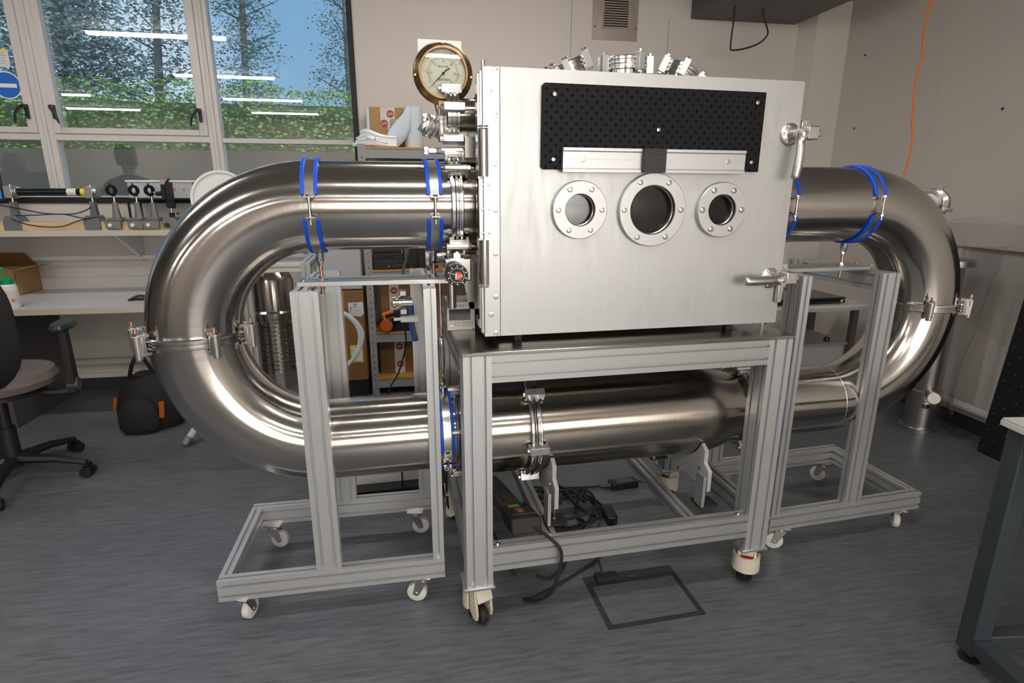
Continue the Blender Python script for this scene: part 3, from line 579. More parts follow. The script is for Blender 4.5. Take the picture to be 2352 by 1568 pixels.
MB().lathe([(0,0),(.04,0),(.046,.006),(.046,.03),(.04,.036),(0,.036)],(-.235,-.475,.535),(.1,-1,.1),20).xf(Matrix.Identity(4)).obj('orange_flap','orange2',t); MB().box(-.085,0,-.036,-.03,.008,.035).xf(m4).obj('display','screen',t)
MB().box(-.2,-.0,-.46,-.40,.484,.56).obj('pouch','bag',t,bev=.01)
# --- office chair ---
t=thing('office_chair','black swivel chair with taupe seat at the window bench','chair',(-2.20,1.56,0),rz=.16,local=True)
MB().lathe([(0,.50),(.19,.50),(.24,.52),(.255,.555),(.24,.59),(.17,.60),(0,.605)],(0,.02,0),(0,0,1),40).xf(Matrix.Diagonal((1,1.02,1,1))).obj('seat','seat',t)
MB().lathe([(0,.475),(.2,.48),(.2,.5),(0,.5)],(0,.02,0),(0,0,1),30).obj('seat_pan','blkplastic',t)
vs=[];fs=[];nx,nz_=10,12
for s in (0,1):
    for j in range(nz_+1):
        for i in range(nx+1):
            a=i/nx*2-1; b=j/nz_; wd=.235*(1-abs(b*2-1)**3.2*.55); z=.56+.62*b
            vs.append(V((a*wd,-.27+.07*a*a-.05*math.sin(b*PI*.9)-(.0 if s else .055*(1-a*a*.8)*(1-abs(b*2-1)**4)),z)))
k=(nx+1)*(nz_+1)
for s in (0,1):
    for j in range(nz_):
        for i in range(nx):
            q=s*k+j*(nx+1)+i; f=(q,q+1,q+nx+2,q+nx+1); fs.append(f if s else f[::-1])
MB().add(vs,fs).obj('backrest','chair',t,ang=80); MB().tube([(0,-.1,.47),(0,-.30,.50),(0,-.335,.75)],.022,8,sub=4).obj('back_support','blkplastic',t)
MB().cyl((0,0,.12),(0,0,.48),.028).cyl((0,0,.08),(0,0,.30),.04).obj('gas_lift','blkplastic',t)
for s in (-1,1):
    MB().tube([(s*.18,.0,.47),(s*.30,.0,.46),(s*.325,.0,.50)],.022,8,sub=4).prism([(-.035,0),(.035,0),(.028,.35),(-.028,.35)],(s*.325-.018,0,.46),(0,1,0),(0,0,1),(.036,0,0)).obj('armrest_post','blkplastic',t,bev=.004)
    MB().cyl((s*.325-.02,0,.50),(s*.325+.026*1,0,.50),.035).obj('hub_disc','darkgrey',t)
    MB().lathe([(0,0),(.045,.0),(.05,.012),(.045,.03),(0,.034)],(0,0,0),(0,0,1),24).xf(T(s*.325,.03,.80)@Matrix.Diagonal((1,2.7,1,1))).obj('armrest_pad','arm',t)
for k in range(5):
    a=-.07-.16+k*2*PI/5; e=V((math.cos(a),math.sin(a),0)); c=e*.345
    MB().tube([e*.03+V((0,0,.12)),e*.2+V((0,0,.11)),c+V((0,0,.078))],[.03,.022,.016],8).obj('base_leg','blkplastic',t)
    p=V((-e.y,e.x,0)); MB().cyl(c+p*.012+V((0,0,.029)),c+p*.032+V((0,0,.029)),.029).cyl(c-p*.012+V((0,0,.029)),c-p*.032+V((0,0,.029)),.029).tube([c-p*.03+V((0,0,.06)),c+V((0,0,.068)),c+p*.03+V((0,0,.06))],.010,6).obj('castor','blkplastic',t)
# --- backpack, tripod ---
t=thing('backpack','black backpack with orange mesh pockets slumped under the bench','backpack',(-1.78,2.18,0))
MB().lathe([(0,0),(.15,.0),(.185,.03),(.19,.12),(.175,.24),(.13,.33),(.07,.37),(0,.38)],(0,0,0),(0,0,1),28).xf(T(-1.78,2.2,0)@Rm(.15,'Z')@Rm(.1,'Y')@Matrix.Diagonal((1,.62,1,1))).obj('main_bag','bag',t,ang=80)
MB().lathe([(0,0),(.10,.0),(.12,.03),(.115,.14),(.08,.2),(0,.22)],(0,0,0),(0,0,1),24).xf(T(-1.80,2.09,0.012)@Matrix.Diagonal((1,.45,1,1))).obj('front_pocket','bag',t,ang=80)
MB().box(-.015,.015,-.006,.006,-.055,.055).xf(T(-1.665,2.085,.15)@Rm(.1,'Y')).obj('orange_pocket','orange2',t,bev=.003); MB().box(-.008,.008,-.006,.006,-.045,.045).xf(T(-1.928,2.10,.20)@Rm(.2,'Y')).obj('orange_pocket','orange2',t,bev=.003)
MB().tube([(-1.84,2.15,.36),(-1.80,2.12,.45),(-1.76,2.14,.5),(-1.72,2.2,.36)],.012,8,sub=5).obj('strap','bag',t)
t=thing('tripod_stand','silver tripod leg with rubber foot behind the lower duct bend','tripod',(-1.22,2.15,0))
for a in (2.15,4.2,6.3):
    e=V((math.cos(a+1.95),math.sin(a+1.95),0)); p=V((-1.25,2.13,0))+e*.37
    MB().tube([p+V((0,0,.02)),V((-1.25,2.13,.33))],.022,12).obj('leg','greybox',t); MB().lathe([(.0,-.02),(.018,-.018),(.026,0),(.026,.03),(.022,.035)],p+V((0,0,.022)),(V((-1.25,2.13,.33))-p),14).obj('rubber_foot','midgrey',t)
MB().cyl((-1.25,2.13,.28),(-1.25,2.13,.62),.018).obj('pole','greybox',t)
# --- right side: trolley, laptop, wrapped tube, black board, bench ---
t=thing('white_trolley','white two-tier trolley beyond the right-hand stand','trolley',(2.75,1.95,0))
MB().box(2.30,3.16,1.72,2.25,.695,.715).obj('upper_shelf','wpaint',t,bev=.003); MB().box(2.30,3.16,1.719,1.72,.675,.697).obj('shelf_edge','greybox',t)
for x,y in ((3.10,1.78),(3.10,2.2),(2.34,1.78),(2.34,2.2)): MB().box(x-.02,x+.02,y-.02,y+.02,0.0,.695).obj('leg','darkgrey',t)
MB().box(2.5,3.07,1.80,2.22,.18,.40).obj('drawer_case','greybox',t,bev=.004); MB().box(2.48,3.09,1.78,2.24,.40,.42).obj('lower_shelf','shelf',t)
t=thing('laptop','closed black laptop on the white trolley','laptop',(2.72,1.95,.716))
MB().box(2.42,3.0,1.77,2.15,.722,.742).obj('base','blkgloss',t,bev=.008); MB().box(2.42,3.0,1.77,2.15,.744,.762).obj('lid','blkgloss',t,bev=.008); MB().box(2.955,2.972,1.769,1.77,.728,.745).obj('port_label','label',t); MB().box(2.9,2.98,1.80,1.81,.7618,.7624).obj('silver_logo','chrome',t)
for k,(x,m,l) in enumerate(((2.62,'blkplastic','small black bottle on the lower tier of the trolley'),(2.95,'blkplastic','low squat black bottle on the right of the lower trolley tier'))):
    o=MB().lathe([(0,0),(.022,0),(.022,.05-.03*k),(.015,.06-.03*k),(0,.06-.03*k)],(x,1.84,.421),(0,0,1),16).obj('bottle',m,loc=(x,1.84,.421)); tag(o,l,'bottle')
o=MB().tube([(2.55,1.92,.445),(2.62,1.93,.46),(2.7,1.93,.44),(2.78,1.95,.435)],[.03,.035,.025,.01],10,sub=4).obj('crumpled_cloth','label',loc=(2.65,1.93,.421)); tag(o,'crumpled white cloth behind the small black bottle','cloth')
t=thing('wrapped_tube','steel tube assembly wrapped in clear plastic by the right-hand wall','tube',(3.13,1.16,0))
MB().lathe([(0,0),(.105,0),(.105,.02),(.085,.022),(.085,.24),(.10,.245),(.10,.27),(.085,.272),(.085,1.06),(.13,1.065),(.13,1.10),(0,1.10)],(3.13,1.16,0),(0,0,1),40).obj('tube','steel2',t)
MB().cyl((3.10,1.10,.27),(3.02,1.0,.27),.03).lathe([(.034,0),(.034,.01),(.024,.012),(.024,.02),(.034,.022),(.034,.03)],(3.03,1.01,.27),(-.6,-.8,.1),24).obj('side_port','claw',t)
MB().box(-.02,.02,-.015,.015,-.015,.015).xf(T(3.06,1.07,.19)).box(3.12,3.16,1.06,1.09,.18,.21).obj('clamp_block','steel',t,bev=.003)
rings=[]
for z,r in ((0.004,.17),(.03,.185),(.2,.15),(.45,.15),(.7,.17),(.95,.19),(1.12,.22),(1.2,.24)):
    rings.append([V((3.13+(r+.018*math.sin(5*a+z*9)+.01*math.sin(9*a-z*7))*math.cos(a)+.03*z,1.16+(r+.018*math.sin(4*a+z*6))*math.sin(a),z)) for a in [2*PI*j/40 for j in range(40)]])
MB().ring(rings,cap=False).obj('plastic_wrap','film',t,ang=180)
t=thing('plastic_sheet','clear plastic sheet draped over the wall trunking beside the wrapped tube','plastic sheet',(3.32,1.05,1.0))
vs=[];fs=[];n=18
for i in range(n+1):
    for j in range(n+1):
        a,b=i/n,j/n; vs.append(V((3.33+.047*a-.10*b*(1-b)+.015*math.sin(7*a+6*b),.42+1.12*a+.04*math.sin(9*b),1.33-.8*b*(1.1-.5*a)+.02*math.sin(11*a))))
for i in range(n):
    for j in range(n): q=i*(n+1)+j; fs.append((q,q+1,q+n+2,q+n+1))
MB().add(vs,fs).obj('sheet','film',t,ang=180)
t=thing('black_board','tall black perforated board leaning on the right-hand wall','board',(3.2,.4,0))
e=V((.13,-.0,1.45)).normalized(); mb=MB().prism([(0,0),(1.0,0),(1.0,1.5),(0,1.5)],(3.165,.79,0.008),(-.042,-1,0),e,(.055,0,-.01)); mb.obj('board_body','blk',t,bev=.003)
mb=MB()
for i in range(20):
    for j in range(28):
        if (i+j)%2==0: 
            p=V((3.164,.79,.004))+V((-.042,-1,0))*(.03+i*.05)+e*(.05+j*.05); mb.cyl(p,p-V((.0015,0,0)),.005,n=6)
mb.obj('hole_pattern','darkgrey',t)
t=thing('lab_workbench','slate grey framed workbench with white top edge at the lower right','workbench',(2.1,-.9,0))
bx,by=1.585,-.43; ux=V((.985,-.17,0)); uy=V((-.17,-.985,0)); uy=V((-.17,-.985,0))
def P2(a,b,z): return V((bx,by,z))+ux*a+uy*b
def beam(a0,a1,b0,b1,z0,z1): return MB().prism([(a0,b0),(a1,b0),(a1,b1),(a0,b1)],(bx,by,z0),ux,uy,(0,0,z1-z0))
for a in (0,1.3): 
    for b in (0,.64): beam(a,a+.06,b,b+.06,.035,.82).obj('leg','benchleg',t,bev=.004); q=P2(a+.03,b+.03,0); MB().lathe([(0,0),(.03,0),(.03,.006),(.012,.012),(.008,.04)],q,(0,0,1),20).obj('levelling_foot','blkplastic',t)
for b in (0,.64): beam(.06,1.3,b,b+.05,.05,.10).obj('rail','benchleg',t,bev=.004); beam(.06,1.3,b,b+.05,.76,.82).obj('rail','benchleg',t,bev=.004)
beam(0,.06,.06,.64,.05,.10).obj('rail','benchleg',t,bev=.004); beam(0,.06,.06,.64,.76,.82).obj('rail','benchleg',t,bev=.004)
beam(-.004,1.45,-.004,.75,.822,.836).obj('worktop','blkplastic',t,bev=.003); beam(-.012,1.45,-.012,.75,.8365,.842).obj('white_top','wpaint',t,bev=.002); beam(-.016,-.005,-.012,.7,.818,.836).obj('white_side_panel','wpaint',t,bev=.002)
# --- people seen reflected in the window (they stand outside the frame, to the left) ---
def person(x,y,h,rz,label,sx=1,arms=0.0):
    t=thing('person',label,'person',(x,y,0),rz=rz,room=True,local=True,group=None); k=h/1.8
    me=bpy.data.meshes.new('body'); J={}
    def j(n,p,r,par=None): J[n]=(len(J),V(p)*k,(r[0]*k,r[1]*k),par)
    j('pelvis',(0,0,.96),(.155,.115)); j('waist',(0,0,1.12),(.14,.105),'pelvis'); j('chest',(0,.01,1.32),(.17,.12),'waist'); j('collar',(0,0,1.46),(.10,.085),'chest'); j('neck',(0,.01,1.53),(.058,.062),'collar')
    for s,n in ((-1,'l'),(1,'r')):
        j(n+'sh',(s*.19,0,1.43),(.062,.06),'collar'); j(n+'el',(s*.24,-.02+arms*.1,1.16),(.046,.046),n+'sh'); j(n+'wr',(s*.22,.12+arms*.1,.96),(.032,.03),n+'el')
        j(n+'hip',(s*.095,0,.88),(.095,.1),'pelvis'); j(n+'kn',(s*.105,.01,.5),(.062,.064),n+'hip'); j(n+'an',(s*.11,-.01,.09),(.042,.045),n+'kn'); j(n+'toe',(s*.12,.15,.035),(.035,.03),n+'an')
    L=list(J.values()); me.from_pydata([l[1] for l in L],[(L.index(l),J[l[3]][0]) for l in L if l[3]],[])
    o=bpy.data.objects.new('clothed_body',me); COL.objects.link(o); o.parent=t; OFF[o.name]=V()
    sk=o.modifiers.new('skin','SKIN'); 
    for i,l in enumerate(L): me.skin_vertices[0].data[i].radius=l[2]; me.skin_vertices[0].data[i].use_root=(i==0)
    o.modifiers.new('sub','SUBSURF').levels=2; o.modifiers['sub'].render_levels=2; me.materials.append(M['shirt'])
    m=Matrix.Scale(k,4)
    MB().lathe([(.0,-.115),(.035,-.11),(.055,-.085),(.068,-.04),(.076,.01),(.077,.05),(.066,.09),(.04,.115),(0,.12)],(0,0,0),(0,0,1),24).xf(m@T(0,.02,1.67)@Matrix.Diagonal((1,1.22,1,1))).lathe([(.055,0),(.052,.12)],(0,0,0),(0,0,1),16).xf(Matrix.Identity(4)).obj('head','skin',t,ang=80)
    MB().cyl(m@V((0,.01,1.5)),m@V((0,.015,1.6)),.052*k,.05*k).obj('neck','skin',t); MB().cyl(m@V((0,.10,1.665)),m@V((0,.135,1.64)),.009*k,.016*k).obj('nose','skin',t)
    for s in (-1,1): MB().lathe([(0,0),(.016,.002),(.018,.008),(0,.012)],(0,0,0),(s,0,0),12).xf(m@T(s*.077,.02,1.66)@Matrix.Diagonal((1,1,1.7,1))).obj('ear','skin',t); MB().lathe([(0,-.01),(.008,-.005),(.009,.003),(0,.01)],m@V((s*.032,.105,1.69)),(0,1,0),10).obj('eye','ink',t)
    MB().tube([m@V((-.025,.112,1.60)),m@V((0,.118,1.598)),m@V((.025,.112,1.60))],.005*k,6).obj('mouth','sredtape',t)
    MB().lathe([(.078,-.06),(.087,-.01),(.088,.05),(.078,.10),(.05,.13),(0,.137)],(0,0,0),(0,0,1),24).xf(m@T(0,-.005,1.675)@Matrix.Diagonal((1,1.15,1,1))).obj('hair','hair',t,ang=80)
    for s in (-1,1):
        b=V((s*.22,.12+arms*.1,.96)); MB().box(-.035,.035,-.013,.013,-.08,0).xf(m@T(*(b+V((0,.01,-.02))))).obj('palm','skin',t,bev=.008)
        for f in range(4): MB().tube([m@(b+V((-.027+f*.018,.01,-.095))),m@(b+V((-.027+f*.018,.022,-.135+abs(f-1.5)*.006))),m@(b+V((-.027+f*.018,.045,-.16+abs(f-1.5)*.008)))],.0085*k,6).obj('finger','skin',t)
        MB().tube([m@(b+V((-s*.035,.015,-.04))),m@(b+V((-s*.055,.04,-.075))),m@(b+V((-s*.05,.055,-.10)))],.009*k,6).obj('thumb','skin',t)
    return t
person(-2.82,-1.76,1.93,PI,'person in a dark jumper standing with their back to the window, seen reflected')
person(-3.86,-1.80,1.83,PI/2+.3,'person in dark clothes at the far left of the window reflection')
# ======================= THE MACHINE =======================
PY,ZU,ZL,R=.3316,1.4456,.626,.1426; ZM=(ZU+ZL)/2; A=(ZU-ZL)/2; XA,XB=-.43,1.605
def ductring(c,t,r=R,n=64):
    t=V(t).normalized(); e1=V((0,1,0)); e1=(e1-t*e1.dot(t)).normalized(); e2=t.cross(e1)
    return [V(c)+(e1*math.cos(2*PI*j/n)+e2*math.sin(2*PI*j/n))*r for j in range(n)]
def elbow(xc,side,a0,a1,k=36):   # a: angle around the bend centre, 90=top, 0=outermost, -90=bottom
    out=[]
    for i in range(k+1):
        a=math.radians(a0+(a1-a0)*i/k); c=V((xc+side*A*math.cos(a),PY,ZM+A*math.sin(a))); t=V((-side*math.sin(a),0,math.cos(a)))*(1 if a1>a0 else -1)
        out.append(ductring(c,t))
    return out
# proto parts, moved into place below by the first user
_pr={}
def claw_meshes():
    b=MB().box(-.014,.014,0,.012,-.026,.026); b.box(-.014,.014,-.012,.004,-.034,-.024).box(-.014,.014,-.012,.004,.024,.034)
    b.prism([(-.014,.0),(.014,.0),(.012,.018),(-.012,.018)],(0,.004,-.034),(1,0,0),(0,1,0),(0,0,.068)); b.lathe([(.0105,-.045),(.0135,.03)],(0,.020,0),(0,0,1),18)
    n=MB().lathe([(.011,.03),(.011,.040)],(0,.020,0),(0,0,1),6).lathe([(.012,.028),(.012,.031)],(0,.020,0),(0,0,1),18)
    c=MB().cyl((0,.020,.038),(0,.020,.052),.0055)
    return b,n,c
def claw(parent,p,axis,radial,sc=1.0,blocky=False):
    m=frame(p,axis,V(radial).cross(V(axis)).normalized()*-1)   # local z along duct axis, y radial
    y=m.to_3x3()@V((0,1,0))
    if y.dot(V(radial))<0: m=frame(p,axis,V(radial).cross(V(axis)).normalized())
    m=m@Matrix.Scale(sc,4); b,n,c=claw_meshes()
    if blocky: b=MB().box(-.015,.015,0,.03,-.038,.038).box(-.015,.015,-.01,.0,-.038,-.028).box(-.015,.015,-.01,0,.028,.038); n=MB().lathe([(.009,-.046),(.009,-.038)],(0,.016,0),(0,0,1),6); c=None
    o=b.xf(m).obj('flange_clamp','alu' if blocky else 'claw',parent,bev=.0015); n.xf(m).obj('nut','bolt',o)
    if c: c.xf(m).obj('thread','copper',o)
    if blocky: MB().box(-.0005,.0152,.0,.0302,-.0006,.0006).xf(m).obj('joint_line','ink',o)
def lips(parent,c,ax,r,w=.034,name='flange'):
    h=w/2; P=[(r-.004,-h),(r+.014,-h),(r+.018,-h+.003),(r+.018,-h+.009),(r+.011,-h+.010),(r+.011,-h+.013),(r+.017,-.003),(r+.017,-.0012),(r+.006,-.001),(r+.006,.001),(r+.017,.0012),(r+.017,.003),(r+.011,h-.013),(r+.011,h-.010),(r+.018,h-.009),(r+.018,h-.003),(r+.014,h),(r-.004,h)]
    return MB().lathe(P,c,ax,72,cap=False).obj(name,'steel',parent,ang=25)
# upper left
t=thing('upper_left_duct','big brushed steel duct bend at the upper left, from chamber to left flange','duct',(-.6,PY,ZU))
mb=MB().ring([ductring((.0-.43*i/6,PY,ZU),(-1,0,0)) for i in range(7)]+elbow(XA,-1,90,2)[1:],cap=False); mb.obj('duct_wall','duct',t)
lips(t,(XA-A,PY,ZM),(0,0,1),R)
for a in (225,186,303,350):
    e=V((math.cos(math.radians(a)),math.sin(math.radians(a)),0)); claw(t,V((XA-A,PY,ZM))+e*(R+.018),(0,0,1),e,1.0)
# main flange at chamber side
lips(t,(.016,PY,ZU),(1,0,0),R,.040)
for a in (80,41,-45,-84):
    e=V((0,-math.cos(math.radians(a)),math.sin(math.radians(a)))); claw(t,V((.022,PY,ZU))+e*(R+.018),(1,0,0),e,.95)
t=thing('lower_left_duct','brushed steel duct bend at the lower left, below the left flange','duct',(-.6,PY,ZL))
MB().ring(elbow(XA,-1,-2,-90)+[ductring((-.43+.43*i/6,PY,ZL),(1,0,0)) for i in range(1,7)],cap=False).obj('duct_wall','duct',t)
lips(t,(.012,PY,ZL),(1,0,0),R,.036)
for a in (75,18,-72):
    e=V((0,-math.cos(math.radians(a)),math.sin(math.radians(a)))); claw(t,V((.014,PY,ZL))+e*(R+.018),(1,0,0),e,.8)
t=thing('upper_right_duct','big brushed steel duct bend at the upper right behind the chamber door','duct',(1.8,PY,ZU))
MB().ring([ductring((1.02+(XB-1.02)*i/6,PY,ZU),(1,0,0)) for i in range(7)]+elbow(XB,1,90,2)[1:],cap=False).obj('duct_wall','duct',t)
lips(t,(XB+A,PY,ZM),(0,0,1),R)
for a in (238,312,20):
    e=V((math.cos(math.radians(a)),math.sin(math.radians(a)),0)); claw(t,V((XB+A,PY,ZM))+e*(R+.018),(0,0,1),e,1.0)
p=MB().cyl((1.90,.44,1.44),(2.56,.83,1.436),.052,n=32).obj('side_branch','steel2',t)
d=V((.66,.39,0)).normalized(); MB().lathe([(.05,0),(.07,.002),(.07,.018),(.055,.02),(.055,.10),(.075,.105),(.078,.115),(.075,.125),(.078,.135),(.075,.145),(0,.146)],(2.42,.747,1.437),d,40).obj('branch_flange','steel',t)
for a in (70,-20,-110):
    e=V((0,0,1))*math.sin(math.radians(a))+V((.39,-.66,0)).normalized()*math.cos(math.radians(a)); claw(t,V((2.525,.81,1.437))+e*.075,d,e,.6,True)
t=thing('lower_right_duct','brushed steel duct bend at the lower right below the right flange','duct',(1.8,PY,ZL))
MB().ring(elbow(XB,1,-2,-90)+[ductring((XB-(XB-1.26)*i/6,PY,ZL),(-1,0,0)) for i in range(1,7)],cap=False).obj('duct_wall','duct',t)
MB().torus((XB+.005,PY,ZL),(1,0,0),R+.0002,.0014,72,6).obj('weld_seam','steel2',t)
# tank
RT=.178
t=thing('settling_tank','wide brushed steel cylinder under the table between the lower ducts','tank',(.7,PY,ZL))
rs=[(.03,R),(.055,R+.004),(.085,RT-.006),(.11,RT),(.27,RT)]
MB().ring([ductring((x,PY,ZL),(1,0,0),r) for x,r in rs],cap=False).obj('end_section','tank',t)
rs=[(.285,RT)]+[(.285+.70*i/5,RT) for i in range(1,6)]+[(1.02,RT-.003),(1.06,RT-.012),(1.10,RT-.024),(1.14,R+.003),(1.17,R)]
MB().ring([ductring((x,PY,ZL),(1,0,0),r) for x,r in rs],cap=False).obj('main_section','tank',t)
lips(t,(.278,PY,ZL),(1,0,0),RT+.004,.044,'tank_flange'); lips(t,(1.185,PY,ZL),(1,0,0),R+.002,.04)
for a in (52,-6,-72,110):
    e=V((0,-math.cos(math.radians(a)),math.sin(math.radians(a)))); claw(t,V((.282,PY,ZL))+e*(RT+.014),(1,0,0),e,.95,True)
for a in (12,78,-55):
    e=V((0,-math.cos(math.radians(a)),math.sin(math.radians(a)))); claw(t,V((1.185,PY,ZL))+e*(R+.018),(1,0,0),e,.85)
o=MB().tube([(.279,PY-(RT+.0225)*math.cos(math.radians(a)),ZL+(RT+.0225)*math.sin(math.radians(a))) for a in range(-60,56,6)],.0022,6).obj('seal_cord','rubber',t)
# cradle plates under the tank
def cradle(x,lab):
    t=thing('tank_cradle',lab,'bracket',(x,PY,.31)); pts=[(.10,.375),(.10,.46),(.135,.48),(.135,.53)]
    for a in range(205,336,8): pts.append((PY+(RT+.003)*math.cos(math.radians(a)),ZL+(RT+.003)*math.sin(math.radians(a))))
    pts+=[(.53,.53),(.53,.48),(.565,.46),(.565,.375)]
    MB().prism([(y,z) for y,z in pts],(x,0,0),(0,1,0),(0,0,1),(.016,0,0)).obj('saddle_plate','alu' if 0 else 'greybox',t,bev=.002)
    for y in (.125,.54):
        MB().cyl((x+.008,y,.318),(x+.008,y,.38),.005).lathe([(.009,.318),(.009,.326)],(x+.008,y,0),(0,0,1),6).obj('levelling_bolt','bolt',t); MB().box(x-.03,x+.05,y-.035,y+.035,.3115,.322).obj('foot_pad','rubber',t,bev=.002)
        MB().box(x-.03,x-.018,y-.045,y+.01,.3225,.45).obj('guide_plate','alu',t,bev=.001); MB().cyl((x-.002,y+.03,.45),(x-.008,y+.03,.45),.008,n=6).obj('lock_bolt','bolt',t)
cradle(.335,'grey cradle plate under the tank, near its flange'); cradle(.945,'grey cradle plate under the right end of the tank')
# blue-lined pipe clamps
def pipe_clamp(x,z,lab,up=False,ga=0):
    t=thing('pipe_clamp',lab,'pipe clamp',(x,PY,z),group=None); u,v,w=V((0,-1,0)),V((0,0,1)),V((1,0,0)); g=math.radians(12.5)
    a0=math.radians(ga)
    MB().band((x,PY,z),u,v,w,R+.003,R+.0055,.0155,a0+g,a0+2*PI-g,56).obj('steel_strap','steel2',t)
    for s in (-1,1):
        MB().band((x+s*.0195,PY,z),u,v,w,R+.0002,R+.0090,.0058,a0+g*1.15,a0+2*PI-g*1.15,56).obj('rubber_liner','blue',t,bev=.002)
    rot=T(x,PY,z)@Matrix.Rotation(-a0,4,'X')@T(-x,-PY,-z)
    for s in (-1,1):
        zz=z+s*.030; MB().box(x-.0135,x+.0135,PY-R-.028,PY-R-.002,zz-.0015,zz+.0015).xf(rot).obj('ear','steel2',t,bev=.0005)
        MB().lathe([(.0085,0),(.0085,.006)],(x,PY-R-.017,zz+(.0016 if s>0 else -.0076)),(0,0,1),6).lathe([(.010,0),(.010,.0016)],(x,PY-R-.017,zz-s*.0032-.0008),(0,0,1),14).xf(rot).obj('nut','bolt',t)
    MB().cyl((x,PY-R-.017,z-.052),(x,PY-R-.017,z+.036),.004).xf(rot).obj('clamp_bolt','bolt',t)
    s=1 if up else -1; zr=z+s*(R+.0055)
    MB().lathe([(.009,0),(.013,.006),(.0135,.034),(.010,.038)],(x,PY,zr if s>0 else zr-.038),(0,0,1),20).lathe([(.010,0),(.010,.007)],(x,PY,zr+.038 if s>0 else zr-.046),(0,0,1),6).obj('coupling_nut','steel',t)
    if not up:
        MB().cyl((x,PY,1.155),(x,PY,zr-.04),.0055).obj('threaded_rod','copper',t); MB().lathe([(.018,0),(.018,.0022)],(x,PY,1.2055),(0,0,1),22).lathe([(.0105,0),(.0105,.009)],(x,PY,1.208),(0,0,1),6).obj('washer_nut','bolt',t)
    return t
pipe_clamp(-.431,ZU,'blue-lined clamp at the start of the upper left bend')
pipe_clamp(-.055,ZU,'blue-lined clamp on the upper left duct next to the chamber flange')
pipe_clamp(1.236,ZU,'blue-lined clamp half hidden behind the right edge of the door')
pipe_clamp(1.605,ZU,'blue-lined clamp at the start of the upper right bend')
pipe_clamp(-.036,ZL,'blue-lined clamp on the lower left duct beside the table leg',True,-26)
pipe_clamp(1.27,ZL,'blue-lined clamp on the lower duct right of the tank',True,30)
def turnbuckle(x,lab):
    t=thing('turnbuckle',lab,'hanger',(x,PY,.83)); MB().cyl((x,PY,.985),(x,PY,1.19),.006).cyl((x,PY,.83),(x,PY,.86),.005).obj('hanger_rod','steel2',t)
    MB().lathe([(.006,0),(.009,.006),(.0115,.03),(.0115,.10),(.009,.125),(.006,.13)],(x,PY,.855),(0,0,1),16).lathe([(.010,0),(.010,.008)],(x,PY,.982),(0,0,1),6).torus((x,PY,.838),(1,0,0),.010,.004,20,8).lathe([(.011,0),(.011,.016)],(x,PY,.815),(0,0,1),6).obj('buckle_body','steel',t)
turnbuckle(-.036,'long steel turnbuckle hanging down to the lower left clamp'); turnbuckle(1.27,'steel turnbuckle hanging down to the clamp right of the tank')
# ---- wheeled stands ----
def castor(parent,x,y,z,a,m='nylon'):   # small white castor, top plate at z
    f=T(x,y,0)@Rm(a,'Z')
    b=MB().box(-.035,.035,-.028,.028,z-.006,z).xf(f).lathe([(.024,0),(.022,.012)],f@V((0,0,z-.018)),(0,0,1),20); 
    for s in (-1,1): b.prism([(-.022,z-.016),(.022,z-.016),(.036,.034),(.022,.026),(.010,.034)],f@V((0,s*.017-.0015,0)),f.to_3x3()@V((1,0,0)),(0,0,1),f.to_3x3()@V((0,.003,0)))
    c=b.obj('castor_fork','bolt',parent,bev=.0008); MB().lathe([(.010,-.0165),(.030,-.0145),(.0365,-.011),(.0375,-.006),(.0375,.006),(.0365,.011),(.030,.0145),(.010,.0165)],f@V((.022,0,.0376)),f.to_3x3()@V((0,1,0)),40).obj('wheel',m,c)
    MB().cyl(f@V((.022,-.021,.0376)),f@V((.022,.021,.0376)),.006,n=8).obj('axle','bolt',c)
def stand(lab,loc,rz,mir):
    t=thing('support_stand',lab,'stand',loc,rz=rz,local=True)
    L,D,z0,z1,zt=.783,.515,.11,.19,1.19
    def X(a,b): return (L-b,L-a) if mir else (a,b)
    def pr(a,b,y0,y1,za,zb,ax,name,m='prof2'):
        x0,x1=X(a,b); profile(x0,x1,y0,y1,za,zb,ax,.04).obj(name,m,t)
    pr(0,L,0,.04,z0,z1,'x','base_rail'); pr(0,L,D-.04,D,z0,z1,'x','base_rail'); pr(0,.04,.04,D-.04,z0,z1,'y','base_rail')
    pr(.333,.418,0,.04,z1,zt,'z','post'); pr(.742,.782,0,.08,z1,zt,'z','post'); pr(.345,.43,D-.04,D,z1,zt,'z','post'); pr(.70,.782,D-.04,D,z1,zt,'z','post')
    pr(.336,.376,.04,D-.04,zt-.08,zt,'y','top_rail'); pr(.742,.782,.08,D-.04,zt-.08,zt,'y','top_rail')
    x0,x1=X(.337,.83); 
    if mir: x1-=.045
    MB().box(x0,x1,.10,.225,zt,zt+.015).obj('carrier_plate','alu',t,bev=.0015)
    for a in (.355,.762):
        q=sum(X(a,a))/2; MB().lathe([(0,0),(.008,0),(.008,.003),(0,.0035)],(q,.125,zt+.015),(0,0,1),16).lathe([(0,0),(.008,0),(.008,.003),(0,.0035)],(q,.2,zt+.015),(0,0,1),16).obj('screw','bolt',t)
    for i,(a,y) in enumerate(((.075,.03),(.70,.03),(.08,D-.035),(.68,D-.035))):
        castor(t,sum(X(a,a))/2,y,z0,[(1.25,2.9,-.25,-.15),(.9,2.7,1.9,-.4)][mir][i])
    return t
stand('slotted aluminium stand on white castors under the left bend',(-.845,.185,0),-.034,False)
stand('slotted aluminium stand on white castors under the right bend',(1.300,.166,0),.03,True)
